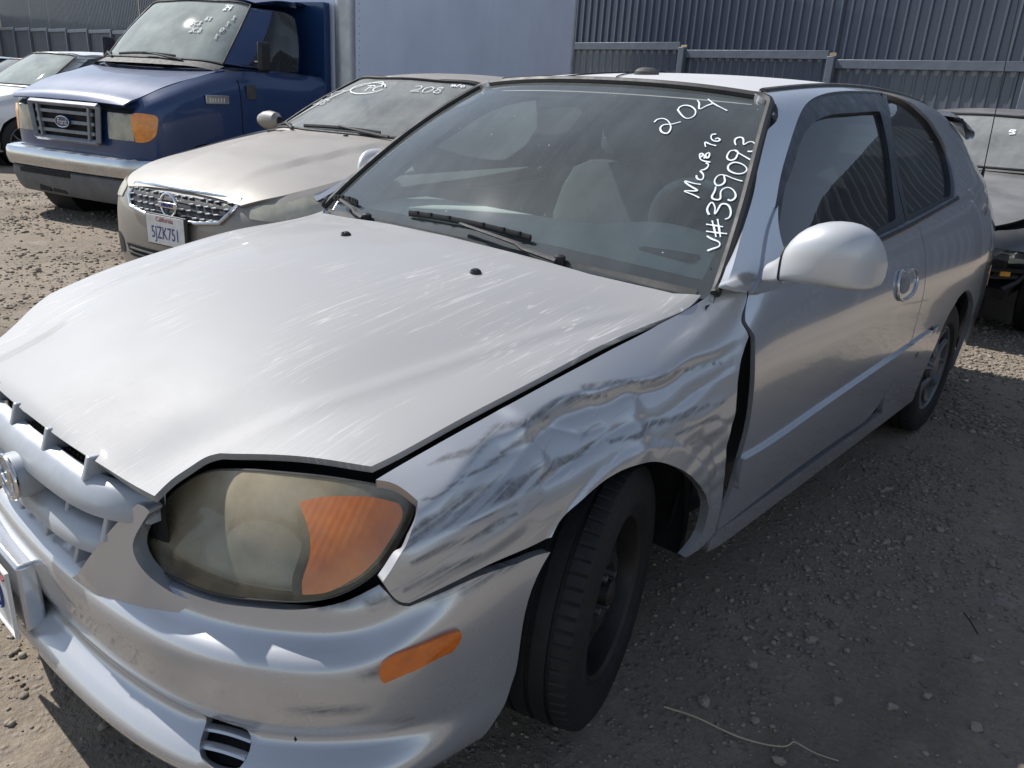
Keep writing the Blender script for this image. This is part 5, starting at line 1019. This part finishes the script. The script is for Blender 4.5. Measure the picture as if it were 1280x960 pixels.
# shut lines and details of the door
p = np.array([SF(np.array([[u, v]]), .001)[0] for u, v in [(inv(SF, [(1.01, .40, z)], 1)[0]) for z in np.linspace(.62, 1.36, 10)]]); MB().tube(p, .006, 5).ob('door_seam', M['dark'], trk)
m = MB(); m.box((1.012, .53, 1.235), (.016, .11, .13)); hd = m.ob('door_handle', M['blkd'], trk, bevel=.008)
m = MB(); m.box((1.012, .13, 1.16), (.010, .26, .075)); bd = m.ob('fender_badge', M['dullchrome'], trk, bevel=.003)
for k in range(6): t = MB(); t.box((1.018, .05+k*.032, 1.155), (.006, .018, .035)); t.ob('badge_letter', M['chrome'], bd)
m = MB()
for y in (-.62,): pass
# grille
gz0, gz1 = .755, 1.055; Y = -.648
G4 = [(-.475, gz1), (.475, gz1), (.435, gz0), (-.435, gz0)]
m = MB(); m.add([(x, Y+.01, z) for x, z in G4], [(0, 3, 2, 1)]); gr = m.ob('grille', M['dark'], trk, smooth=False)
q = [(x, Y-.018, z) for x, z in G4]
for a, c in zip(q, q[1:]+q[:1]):
    a, c = np.array(a), np.array(c); m = MB(); m.tube(np.linspace(a, c, 3), .030, 4, flat=.9); m.ob('grille_frame', M['grille_dull'], gr, smooth=False, bevel=.006)
for z in (.985, .905, .825): m = MB(); m.box((0, Y-.012, z), (.80, .03, .030)); m.ob('grille_bar', M['grille_dull'], gr, bevel=.004)
for x in (-.345, .345): m = MB(); m.box((x, Y-.022, .905), (.030, .035, .27), Matrix.Rotation(R(6*np.sign(x)), 3, 'Y')); m.ob('grille_post', M['grille_dull'], gr, bevel=.005)
m = MB(); m.lathe([(.02, .098), (-.006, .098), (-.012, .090), (-.012, .001)], 32, 'y'); ov = m.ob('emblem', simple('badge_blue', (.02, .04, .14), .3), gr); ov.location = (0, Y-.035, .905); ov.scale = (1, 1, .46)
t = np.linspace(0, 2*math.pi, 37)[:-1]; MB().tube(np.stack([.096*np.cos(t), np.full(36, Y-.048), .905+.045*np.sin(t)], 1), .005, 6, closed=True).ob('emblem_ring', M['dullchrome'], gr); textmesh('Ford', .068, M['dullchrome'], 'emblem_script', gr, (0, Y-.0485, .903), thick=.001)
for mir in (False, True):
    hl = patch('headlight', SF, [(.515, -.61, .80), (.515, -.61, 1.015), (.80, -.585, 1.015), (.80, -.585, .80)], M['hazy'], trk, off=.014, res=.04, mirror=mir, sm=False)
    patch('reflector', SF, [(.53, -.61, .815), (.53, -.61, 1.0), (.785, -.585, 1.0), (.785, -.585, .815)], M['refl'], hl, off=.004, res=.05, flange=0, mirror=mir, sm=False)
    patch('turn_signal', SF, [(.815, -.58, .795), (.815, -.58, 1.02), (.92, -.525, 1.02), (.955, -.48, 1.005), (.96, -.47, .93), (.945, -.50, .84), (.89, -.545, .795)], M['amberv'], trk, off=.016, res=.03, flange=.02, mirror=mir)
# chrome bumper and its valance
def bumpF(rows, nm, mat, x1=1.03, bev=0):
    G5 = []
    for z, d in rows:
        r = []
        for k in np.linspace(-1, 1, 41):
            a = abs(k); x = x1*k if a < .88 else np.sign(k)*x1*(.88+.12*math.sin((a-.88)/.12*math.pi/2)); y = -.76-d+.05*a**2+(.30*((a-.80)/.20)**1.8 if a > .80 else 0); r.append((x*(1 if a < .97 else .998), y, z))
        G5.append(r)
    return MB().grid(np.array(G5)).ob(nm, mat, trk)
bp = bumpF([(.655, -.13), (.658, -.04), (.650, .0), (.625, .015), (.56, .02), (.50, .0), (.485, -.03), (.48, -.08)][::1], 'chrome_bumper', M['dullchrome'])
va = bumpF([(.482, -.03), (.47, -.008), (.40, -.01), (.30, -.05), (.255, -.09), (.25, -.14)], 'valance', simple('grey_valance_plastic', (.11, .115, .125), .6, var=.2), .99)
for x0, x1, z0, z1 in ((-.62, .10, .435, .475), (-.42, -.26, .285, .345), (-.22, -.04, .285, .345)):
    m = MB(); m.box(((x0+x1)/2, -.728+(.042 if z0 < .4 else 0), (z0+z1)/2), (x1-x0, .06, z1-z0)); m.ob('valance_opening', M['dark'], va)
strip_wiper(bF.cab, -.40, .40, .06, trk, off=.02); strip_wiper(bF.cab, -.93, -.60, .06, trk, off=.02)
co = np.array([bF.cab(np.array([[u, -.0]]), .01)[0] for u in np.linspace(-.96, .96, 31)]); c2 = co+[0, -.10, -.035]; MB().grid(np.stack([c2, co+[0, 0, .01]])).ob('cowl', M['blkd'], trk)
wF = pt['ws']
strokes(bF.cab, squiggle(bF.cab, .60, .80, .05, .085, '24|'), .012, .004, M['mark'], 'marker_writing', wF)
strokes(bF.cab, squiggle(bF.cab, .28, .55, .045, .06, '8C3')+squiggle(bF.cab, .34, .44, .045, .06, '2E8')+squiggle(bF.cab, .44, .63, .04, .05, '83'), .011, .004, M['markold'], 'marker_writing', wF)
strokes(bF.cab, squiggle(bF.cab, .72, .36, .03, .07, '3')+squiggle(bF.cab, .745, .46, .03, .07, '0')+squiggle(bF.cab, .77, .56, .03, .07, '3')+squiggle(bF.cab, .80, .66, .03, .07, '3'), .011, .004, M['markold'], 'marker_writing', wF)
m = MB(); m.box((1.10, .62, 1.55), (.05, .14, .26)); mi = m.ob('side_mirror', M['blk'], trk, bevel=.03); m = MB(); m.tube([(.98, .6, 1.50), (1.10, .62, 1.5)], .015, 6); m.ob('mirror_arm', M['blk'], mi)
m = MB(); m.box((-1.10, .62, 1.55), (.05, .14, .26)); m.ob('side_mirror', M['blk'], trk, bevel=.03)
m = MB(); m.add([(x, y, z) for x in (-1.0, 1.0) for y in (1.55, 1.64) for z in (.6, 2.12)], [(0, 2, 3, 1), (4, 5, 7, 6), (0, 1, 5, 4), (2, 6, 7, 3), (1, 3, 7, 5), (0, 4, 6, 2)]); m.ob('cab_back', M['blue'], trk, smooth=False)
# cargo box
m = MB(); m.box((0, 4.36, 2.18), (2.40, 5.36, 2.40)); bx = m.ob('cargo_box', M['box'], trk, smooth=False)
for x in (1.205, -1.205):
    t = [(x*math.copysign(1, 1), 1.66, z) for z in (.98, 3.38)]
    m = MB(); m.lathe([(0, .001), (0, .105), (2.42, .105), (2.42, .001)], 24, 'z', (x*.925, 1.74, .97)); m.ob('corner_post', M['alu'], bx)
for z in (.975, 3.385): m = MB(); m.box((1.206, 4.4, z), (.03, 5.3, .09)); m.ob('box_rail', M['alu'], bx, bevel=.004)
m = MB(); m.box((1.207, 7.03, 2.18), (.026, .06, 2.30)); m.ob('rear_post', M['alu'], bx, bevel=.004)
for k in range(40): pass
for y in (1.86,):
    m = MB()
    for z in np.linspace(1.02, 3.34, 34): m.lathe([(0, .009), (.005, .007), (.0055, .001)], 8, 'x', (1.20, y, z))
    o = m.ob('rivet', M['alu'], bx); o['kind'] = 'stuff'
m = MB(); m.box((0, 3.6, .80), (.8, 6.6, .22)); m.ob('chassis_rail', M['dark'], trk)
for x in (.75, -.75): wheel(trk, x, 4.1, int(np.sign(x)), 0, 'steel', .38, .22, rim=.205, detail=False)
# ---------- generic sedan used for the rest ----------
def sedan(name, label, cat, loc, rz, mat, gl, sc_=1., nose=True, wheels='alloy', dz=0., tall=0., hood=True, seed=0, lamps=True):
    root = thing(name, label, cat, loc, rz)
    k = tall
    z2 = [(y, z+k*.5*(1 if y > .3 else .4), x) for y, z, x in zN]
    h2 = [(y, ex, ez+k*.25*ss(np.array([y]), -1, .4)[0]+.0, cz+k*.25*ss(np.array([y]), -1, .4)[0]) for y, ex, ez, cz in hoodN]
    b = Body(planN, z2, ROWS, .20, h2, (.25, .44, .735, .995+k*.3, .975+k*.3, .80, 1.5, 1.03+k*.4, 3.0+k, .66, 3.2+k, 1.05+k*.4), (1.03, 1.15, .555+k*.1, 1.385+k, 1.362+k, .575+k*.1, 1.7, 2.35+k*2, .53+k*.1, 2.5+k*2, 1.39+k))
    p = build_body(b, root, mat, gl, (0, 2.80), .35, .32, SEDWIN, res=.06, nose_cut=None if nose else 1.22, house=nose)
    interior(root, .75, .98+k*.3, 1.5)
    for x in (.78, -.78):
        for y in (0, 2.8): wheel(root, x, y, int(np.sign(x)), 0, wheels, .32, .205, rim=.205, detail=False)
    S = b.shell
    for mir in (False, True):
        if lamps:
            hl = patch('headlight', S, [(.505, -.90, .640), (.50, -.90, .695), (.60, -.85, .73), (.70, -.70, .755), (.80, -.42, .80), (.835, -.45, .735), (.80, -.62, .675), (.70, -.80, .635)], M['clear'], root, off=.006, res=.03, mirror=mir)
            patch('reflector', S, [(.525, -.90, .645), (.52, -.90, .69), (.62, -.85, .722), (.78, -.46, .785), (.825, -.45, .735), (.79, -.62, .68), (.70, -.80, .645)], M['refl'], hl, off=.001, res=.04, flange=0, mirror=mir)
        mm = MB(); mm.lathe([(-.07, .02), (-.075, .05), (-.04, .075), (0, .085), (.05, .075), (.075, .04)], 20, 'x'); sm = mm.ob('side_mirror', mat, root); sm.location = (.98*(-1 if mir else 1), .62, 1.03+k*.3); sm.scale = (1.3, .75, .8)
    if nose:
        gp = np.array([frontpt(S, x, z) for x, z in ((-.36, .60), (.36, .60), (.40, .70), (-.40, .70))]); gg = np.array([np.linspace(gp[0], gp[1], 13), np.linspace(gp[3], gp[2], 13)])
        gg[:, :, 1] = [[frontpt(S, x, z)[1]-.006 for x, z in zip(r[:, 0], r[:, 2])] for r in gg]; g = MB().grid(gg[::-1]).ob('grille', M['blk'], root)
        for z in (.625, .65, .675): MB().tube(np.array([frontpt(S, x, z)-[0, .012, 0] for x in np.linspace(-.37, .37, 15)]), .006, 6).ob('grille_bar', M['dullchrome'], g)
    return root, b, p
blk, bB, pB = sedan('black_sedan', 'wrecked black sedan with a dusty hood and its front bumper missing, behind the silver hatchback', 'car', (.00, 5.02, 0), R(1.0), M['black_car'], M['ws_tan'], nose=False, lamps=False)
SB = bB.shell
# what the missing bumper lays open
m = MB(); m.box((0, -.62, .50), (1.25, .08, .11)); bm = m.ob('bumper_beam', M['blk'], blk, bevel=.01)
m = MB(); m.box((0, -.52, .70), (1.30, .05, .05)); m.ob('radiator_support', M['blk'], blk, bevel=.008)
m = MB(); m.box((0, -.46, .50), (.80, .04, .42)); m.ob('radiator', M['dark'], blk)
m = MB(); m.box((0, -.30, .30), (1.3, .5, .06)); m.ob('splash_tray', M['dark'], blk)
for mir in (False, True):
    s = -1 if mir else 1
    fe = patch('front_fender', SB, [(.50, -.92, .63), (.50, -.90, .705), (.62, -.83, .742), (.735, -.62, .78), (.80, -.40, .83), (.86, -.33, .76), (.845, -.45, .64), (.74, -.74, .60)], M['black_car'], blk, off=.002, res=.03, flange=.05, mirror=mir)
    patch('headlight', SB, [(.52, -.915, .56), (.52, -.915, .61), (.73, -.755, .59), (.84, -.50, .62), (.845, -.48, .565), (.73, -.755, .53)], M['clear'], blk, off=-.01, res=.03, flange=.06, mirror=mir)
    m = MB(); m.box((s*.645, -.735, .455), (.060, .016, .030), Matrix.Rotation(R(35*s), 3, 'Z')); m.ob('side_marker', M['yellow'], blk, bevel=.005)
    m = MB(); m.tube([(s*.35, -.80, .47), (s*.60, -.76, .475), (s*.72, -.66, .475), (s*.80, -.52, .48)], .014, 6); m.ob('bumper_bracket', M['blk'], blk)
    m = MB(); m.tube([(s*.35, -.80, .425), (s*.60, -.76, .430), (s*.70, -.67, .435)], .012, 6); m.ob('bumper_bracket', M['blk'], blk)
    m = MB(); m.tube([(s*.76, -.56, .50), (s*.70, -.62, .40), (s*.64, -.66, .35)], [.012, .016, .022], 6); m.ob('torn_bracket', M['blk'], blk)
    m = MB(); m.lathe([(s*.42, .0), (s*.42, .36)], 24, 'x', (0, 0, .33)); m.ob('wheel_housing', M['dark'], blk)
strokes(bB.cab, squiggle(bB.cab, .30, .62, .06, .09, '43'), .012, .004, M['mark'], 'marker_writing', pB['ws'])
wht, _, _ = sedan('white_wagon', 'white car with a glaring sunlit windshield beyond the blue truck, at the left edge', 'car', (-11.75, 2.55, 0), R(12), M['white_car'], M['ws_van'], tall=.14)
sedan('red_car', 'faded red car of which only the roof shows, behind the white car', 'car', (-19.6, 4.6, 0), R(10), M['red_car'], M['ws_tan'], tall=.10, lamps=False)
sedan('grey_blue_car', 'grey blue car roof showing between the white car and the blue truck', 'car', (-16.2, 4.9, 0), R(10), M['blueg_car'], M['ws_tan'], tall=.10, lamps=False)
sedan('dark_car', 'dark car roof at the far left edge, in front of the board fence', 'car', (-25.2, 5.2, 0), R(10), M['grey_car'], M['ws_tan'], tall=.12, lamps=False)
sedan('charcoal_sedan', 'charcoal sedan parked beside the silver hatchback, mirrored in its door', 'car', (4.05, .9, 0), R(-4), M['grey_car'], M['ws_tan'])
# ================= ground, fences, hill =================
def ground_mat():
    m, n, p = newmat('packed_dirt')
    a = ramp(n, noise(n, .55, 6, .6), .3, .7); b = ramp(n, noise(n, 7, 8, .7), .3, .7); c = ramp(n, noise(n, 60, 5, .7), .3, .7)
    col = mixc(n, a, (.215, .168, .118), (.335, .275, .205)); col = mixc(n, mathn(n, 'MULTIPLY', b, .55), col, (.135, .104, .074)); col = mixc(n, mathn(n, 'MULTIPLY', c, .40), col, (.40, .365, .32))
    col = mixc(n, ramp(n, noise(n, 1.3, 5, .6, (1, .35, 1), .8), .52, .68, 0, .6), col, (.115, .092, .068)); col = mixc(n, ramp(n, noise(n, 2.6, 6, .65), .60, .74, 0, .55), col, (.44, .40, .345))
    v = nd(n, 'ShaderNodeTexVoronoi'); v.inputs['Scale'].default_value = 55; tc = nd(n, 'ShaderNodeTexCoord'); n.links.new(tc.outputs['Object'], v.inputs['Vector'])
    peb = ramp(n, v.outputs['Distance'], .1, .5, 1, 0); sel = ramp(n, noise(n, 11, 4), .45, .62); ps = mathn(n, 'MULTIPLY', peb, sel)
    col = mixc(n, mathn(n, 'MULTIPLY', ramp(n, v.outputs['Color'], .2, .8), mathn(n, 'MULTIPLY', sel, .35)), col, (.20, .19, .18))
    n.links.new(col, p.inputs['Base Color']); P(p, rough=.95, spec=.2)
    h = mathn(n, 'ADD', mathn(n, 'MULTIPLY', ps, .6), mathn(n, 'ADD', mathn(n, 'MULTIPLY', noise(n, 26, 8, .7), 1.2), mathn(n, 'MULTIPLY', noise(n, 140, 4, .7), .35)))
    bumpn(n, p, h, .9, .012); return m
def gh(x, y):
    return .010*np.sin(x*1.7+y*.6)*np.sin(y*1.3-x*.4)+.006*np.sin(x*4.1-y*2.7)*np.sin(y*3.3+x)+.004*np.sin(x*9.3+y*5.1)*np.sin(y*8.7-x*3)-.008
xs = np.concatenate([np.linspace(-300, -45, 10), np.linspace(-44, -13, 60), np.linspace(-12.8, 3.5, 240), np.linspace(3.7, 12, 30), np.linspace(14, 300, 12)])
ys = np.concatenate([np.linspace(-200, -8, 10), np.linspace(-7, -2.6, 24), np.linspace(-2.5, 5.5, 180), np.linspace(5.6, 16, 50), np.linspace(18, 300, 12)])
X, Y_ = np.meshgrid(xs, ys, indexing='ij')
Z = gh(X, Y_)*np.exp(-np.maximum(0, np.hypot(X, Y_)-14)/10)
# keep it from poking through the tyres' feet
go_ = MB().grid(np.stack([X, Y_, Z], -1)).ob('ground', ground_mat()); tag(go_, kind='structure')
# loose gravel: one scattered mass of small stones
def rock(seed, n=1):
    r = np.random.default_rng(seed); bm = bmesh.new(); bmesh.ops.create_icosphere(bm, subdivisions=n, radius=1)
    V = np.array([v.co for v in bm.verts]); F = [tuple(v.index for v in f.verts) for f in bm.faces]; bm.free()
    V *= 1+r.normal(0, .16, (len(V), 1)); V = np.sign(V)*np.abs(V)**.85; V *= [1, r.uniform(.6, .95), r.uniform(.38, .68)]; return V, F
def gravel(name, mat, n, region, smin, smax, seed, big=.0):
    r = np.random.default_rng(seed); protos = [rock(s+seed*17) for s in range(7)]; VV = []; FF = []; o = 0
    P_ = region(r, n)
    size = smin*(smax/smin)**(r.random(len(P_))**2.6)
    for (x, y), sz in zip(P_, size):
        V, F = protos[r.integers(7)]; a = r.uniform(0, 6.28); c, s = math.cos(a), math.sin(a)
        W = V*sz; W = np.stack([W[:, 0]*c-W[:, 1]*s+x, W[:, 0]*s+W[:, 1]*c+y, W[:, 2]+gh(x, y)+sz*.22], 1); VV.append(W); FF.append(np.array(F)+o); o += len(V)
    V = np.concatenate(VV); F = np.concatenate(FF)
    me = bpy.data.meshes.new(name); me.vertices.add(len(V)); me.vertices.foreach_set('co', V.ravel()); me.loops.add(F.size); me.loops.foreach_set('vertex_index', F.ravel().astype(np.int32)); me.polygons.add(len(F)); me.polygons.foreach_set('loop_start', np.arange(0, F.size, 3, dtype=np.int32)); me.update(calc_edges=True); me.validate()
    me.materials.append(mat); ob = bpy.data.objects.new(name, me); C.objects.link(ob); tag(ob, 'small loose gravel scattered over the dirt lot', 'gravel', kind='stuff'); return ob
def stone_mat(name, a, b):
    m, n, p = newmat(name); oi = nd(n, 'ShaderNodeNewGeometry'); c = mixc(n, oi.outputs['Random Per Island'], a, b); c = mixc(n, ramp(n, noise(n, 90, 5, .7), .35, .7, 0, .5), c, (.33, .30, .26)); n.links.new(c, p.inputs['Base Color']); P(p, rough=.9, spec=.25); bumpn(n, p, noise(n, 220, 5), .4, .003); return m
SM = stone_mat('grey_stone', (.12, .096, .074), (.33, .28, .222))
def reg(x0, x1, y0, y1, clump=0):
    def f(r, n):
        p = np.stack([r.uniform(x0, x1, n*2), r.uniform(y0, y1, n*2)], 1)
        d = np.sin(p[:, 0]*2.9+1.3)*np.sin(p[:, 1]*2.3-.4)+.6*np.sin(p[:, 0]*7.1+p[:, 1]*3)*np.sin(p[:, 1]*6.3)
        k = r.random(n*2) < .5+.45*np.clip(d, -1, 1); return p[k][:n]
    return f
gravel('gravel', SM, 11000, reg(.3, 2.2, -.6, 3.0), .0015, .0085, 1)
gravel('gravel', SM, 9000, reg(.2, 1.9, 2.6, 5.2), .006, .018, 2)
gravel('gravel', SM, 7000, reg(-1.6, .9, -1.7, -.3), .0025, .012, 3)
gravel('gravel', SM, 13000, reg(-9.5, -1.6, -1.2, 3.0), .005, .022, 4)
gravel('gravel', SM, 4000, reg(-.6, 1.2, -.3, 3.4), .002, .009, 5)
gravel('gravel', SM, 2600, lambda r, n: np.stack([.98+r.normal(0, .13, n), r.uniform(.5, 2.2, n)], 1), .0025, .012, 6)
gravel('gravel', SM, 1500, lambda r, n: np.stack([r.uniform(.9, 1.7, n), 1.35+r.normal(0, .25, n)], 1), .0025, .011, 7)
# single stones big enough to pick out
base = None; r = np.random.default_rng(31); k = 0
spots = [(1.05, .62), (1.24, .80), (1.33, .62), (1.10, .98), (1.36, 1.10), (.98, .42), (1.18, .45), (1.28, .52), (1.02, 1.30), (.95, 1.12), (1.19, 1.22), (.90, .95), (1.12, 1.52), (1.30, 1.42), (.93, 1.46), (1.0, 1.8), (1.22, 1.9), (1.44, .60), (1.38, .86), (.96, .22), (1.07, .25), (1.16, .18), (.90, 1.70), (.84, 1.02), (.92, .78),
         (-.33, -.92), (-.26, -.98), (-.14, -1.0), (-.42, -.90), (-.20, -.88), (-.05, -1.02), (-.55, -.85), (-.36, -1.05), (-3.4, .15), (-3.0, -.1), (-3.6, .5), (-3.9, -.2), (-4.3, .6), (-4.9, .2), (-2.8, -.35)]
protos = []
for s in range(5):
    V, F = rock(200+s, 2); bm_ = meshob('stone', V, F, SM, None, False); protos.append(bm_.data); bpy.data.objects.remove(bm_)
for x, y in spots:
    sz = r.uniform(.010, .017) if x > -1.5 else r.uniform(.018, .032)
    o = bpy.data.objects.new('stone', protos[r.integers(5)]); C.objects.link(o); o.scale = (sz, sz*r.uniform(.8, 1.1), sz*r.uniform(.8, 1.1)); o.rotation_euler = (0, 0, r.uniform(0, 6.28)); o.location = (x, y, float(gh(x, y))+sz*.3)
    tag(o, 'loose angular grey stone lying on the dirt', 'stone', 'loose stones on the dirt')
# a dry stalk, a twig and a bit of wire
p = np.array([(.905, .135, .01), (.985, .155, .014), (1.07, .175, .008), (1.15, .215, .012), (1.165, .235, .022), (1.20, .25, .012), (1.25, .275, .006)]); p = Spl(range(7), p)(np.linspace(0, 6, 40)); p[:, 2] += gh(p[:, 0], p[:, 1])
tag(MB().tube(p, np.linspace(.0021, .0012, 40), 6).ob('dry_stalk', simple('straw', (.46, .40, .27), .8)), 'thin pale dry stalk lying on the dirt near the front tire', 'stalk')
p = np.array([(1.31, 1.02, .02), (1.33, .985, .026), (1.36, .955, .014)]); p = Spl(range(3), p)(np.linspace(0, 2, 12)); tag(MB().tube(p, .0022, 6).ob('twig', M['blk']), 'short dark twig on the dirt at the right edge', 'twig')
# ---------- metal fence along the back ----------
FM = paint('blue_grey_fence_paint', (.080, .097, .135), .34, .15, .3, dust=.07, top=.1)
n_ = FM.node_tree; p_ = n_.nodes['Principled BSDF']; lk = p_.inputs['Base Color'].links[0].from_socket
st = ramp(n_, noise(n_, 1., 6, .62, (9, 9, .7)), .45, .75, 0, .45); n_.links.new(mixc(n_, mathn(n_, 'MULTIPLY', st, .8), lk, (.145, .16, .19)), p_.inputs['Base Color'])
FM2 = simple('fence_rail_paint', (.12, .14, .175), .5, .1, var=.15)
fen = thing('metal_fence', 'long blue grey corrugated metal fence with stepped rails across the back of the lot', 'fence', (-4.6, 11.12, 0), R(-3.5))
def sheet_mesh(wd, z0, z1, nrib, depth):
    G6 = []; pr = [(0, 0), (.60, 0), (.68, -depth), (.86, -depth), (.94, 0)]
    for k in range(nrib):
        for f, d in pr: G6.append(((k+f)*wd/nrib, d))
    G6.append((wd, 0))
    return np.array([[(x, d, z) for x, d in G6] for z in np.linspace(z0, z1, 3)])
BW = 2.57; bays = 23; up = None
for k in range(bays):
    bx_ = -1.22-BW*16+BW*k; xm = bx_+BW+1.22           # metres right of the step at the first post in view
    zr = 2.29-.12*round(xm/BW) if xm > -.5 else 2.29+.021*(-xm)
    if up is None:
        up = MB().grid(sheet_mesh(BW+.02, 0, 1.30, 17, .038)).ob('corrugated_sheet', FM, fen, sharp=20); lo_ = MB().grid(sheet_mesh(BW+.02, -3.0, -.04, 17, .016)).ob('lower_panel', FM, fen, sharp=20)
        m = MB(); m.box((0, 0, 0), (BW-.12, .05, .12)); ra_ = m.ob('rail', FM2, fen, bevel=.006); m = MB(); m.box((0, 0, 0), (.11, .11, 3.2)); po_ = m.ob('post', FM2, fen, bevel=.008)
        U, L_, RA, PO = up, lo_, ra_, po_
    else:
        U, L_, RA, PO = [o.copy() for o in (up, lo_, ra_, po_)]
        for o in (U, L_, RA, PO): C.objects.link(o); o.parent = fen
    U.rotation_euler = (0, .004*math.sin(k*2.7), .006*math.sin(k*1.9)); U.scale = (1, 1, 1.5 if xm > -9 else 1); U.location = (bx_, .02+.008*(k % 2), zr); L_.location = (bx_, -.015+.006*(k % 2), zr); RA.location = (bx_+BW/2, -.075, zr-.03); PO.location = (bx_, -.085, zr-1.53)
# ---------- board fence at the far left ----------
wf = thing('board_fence', 'weathered grey board fence at the far left behind the cars', 'fence', (-47.3, 13.75, 0), 0)
WM = simple('weathered_boards', (.23, .215, .20), .9, var=.35, vs=2.5); WMs = [WM, simple('weathered_boards_dark', (.16, .15, .14), .9, var=.35, vs=2.5), simple('weathered_boards_pale', (.30, .285, .26), .9, var=.3, vs=2.5)]
me0 = None
for k in range(75):
    m = MB(); h = 3.75+.06*math.sin(k*1.7)+.03*random.random(); m.box((.018*math.sin(k*2.3), -k*.165, h/2), (.022, .150+.008*random.random(), h)); m.ob('board', WMs[k % 3 if k % 5 else 1], wf, smooth=False)
for z in (.8, 2.55): m = MB(); m.box((.05, -6, z), (.05, 12.2, .12)); m.ob('fence_rail', WMs[1], wf, smooth=False)
# ---------- dry hillside beyond ----------
X, Y_ = np.meshgrid(np.linspace(-140, 40, 91), np.linspace(14, 140, 60), indexing='ij')
Z = np.clip((Y_-16)/60, 0, 1)**.9*np.interp(X, [-140, -70, -35, -12, 10, 40], [26, 24, 17, 5, 1.5, 1])+1.1*np.sin(X*.21+Y_*.13)*np.sin(Y_*.17)*np.clip((Y_-16)/30, 0, 1)-.05
HM, n, p = newmat('dry_grass_hill'); n.links.new(mixc(n, ramp(n, noise(n, .6, 8, .7), .3, .7), (.17, .13, .075), (.30, .235, .14)), p.inputs['Base Color']); P(p, rough=1.); bumpn(n, p, noise(n, 1.5, 8, .7), .8, .5)
tag(MB().grid(np.stack([X, Y_, Z], -1)).ob('hill', HM), kind='structure')
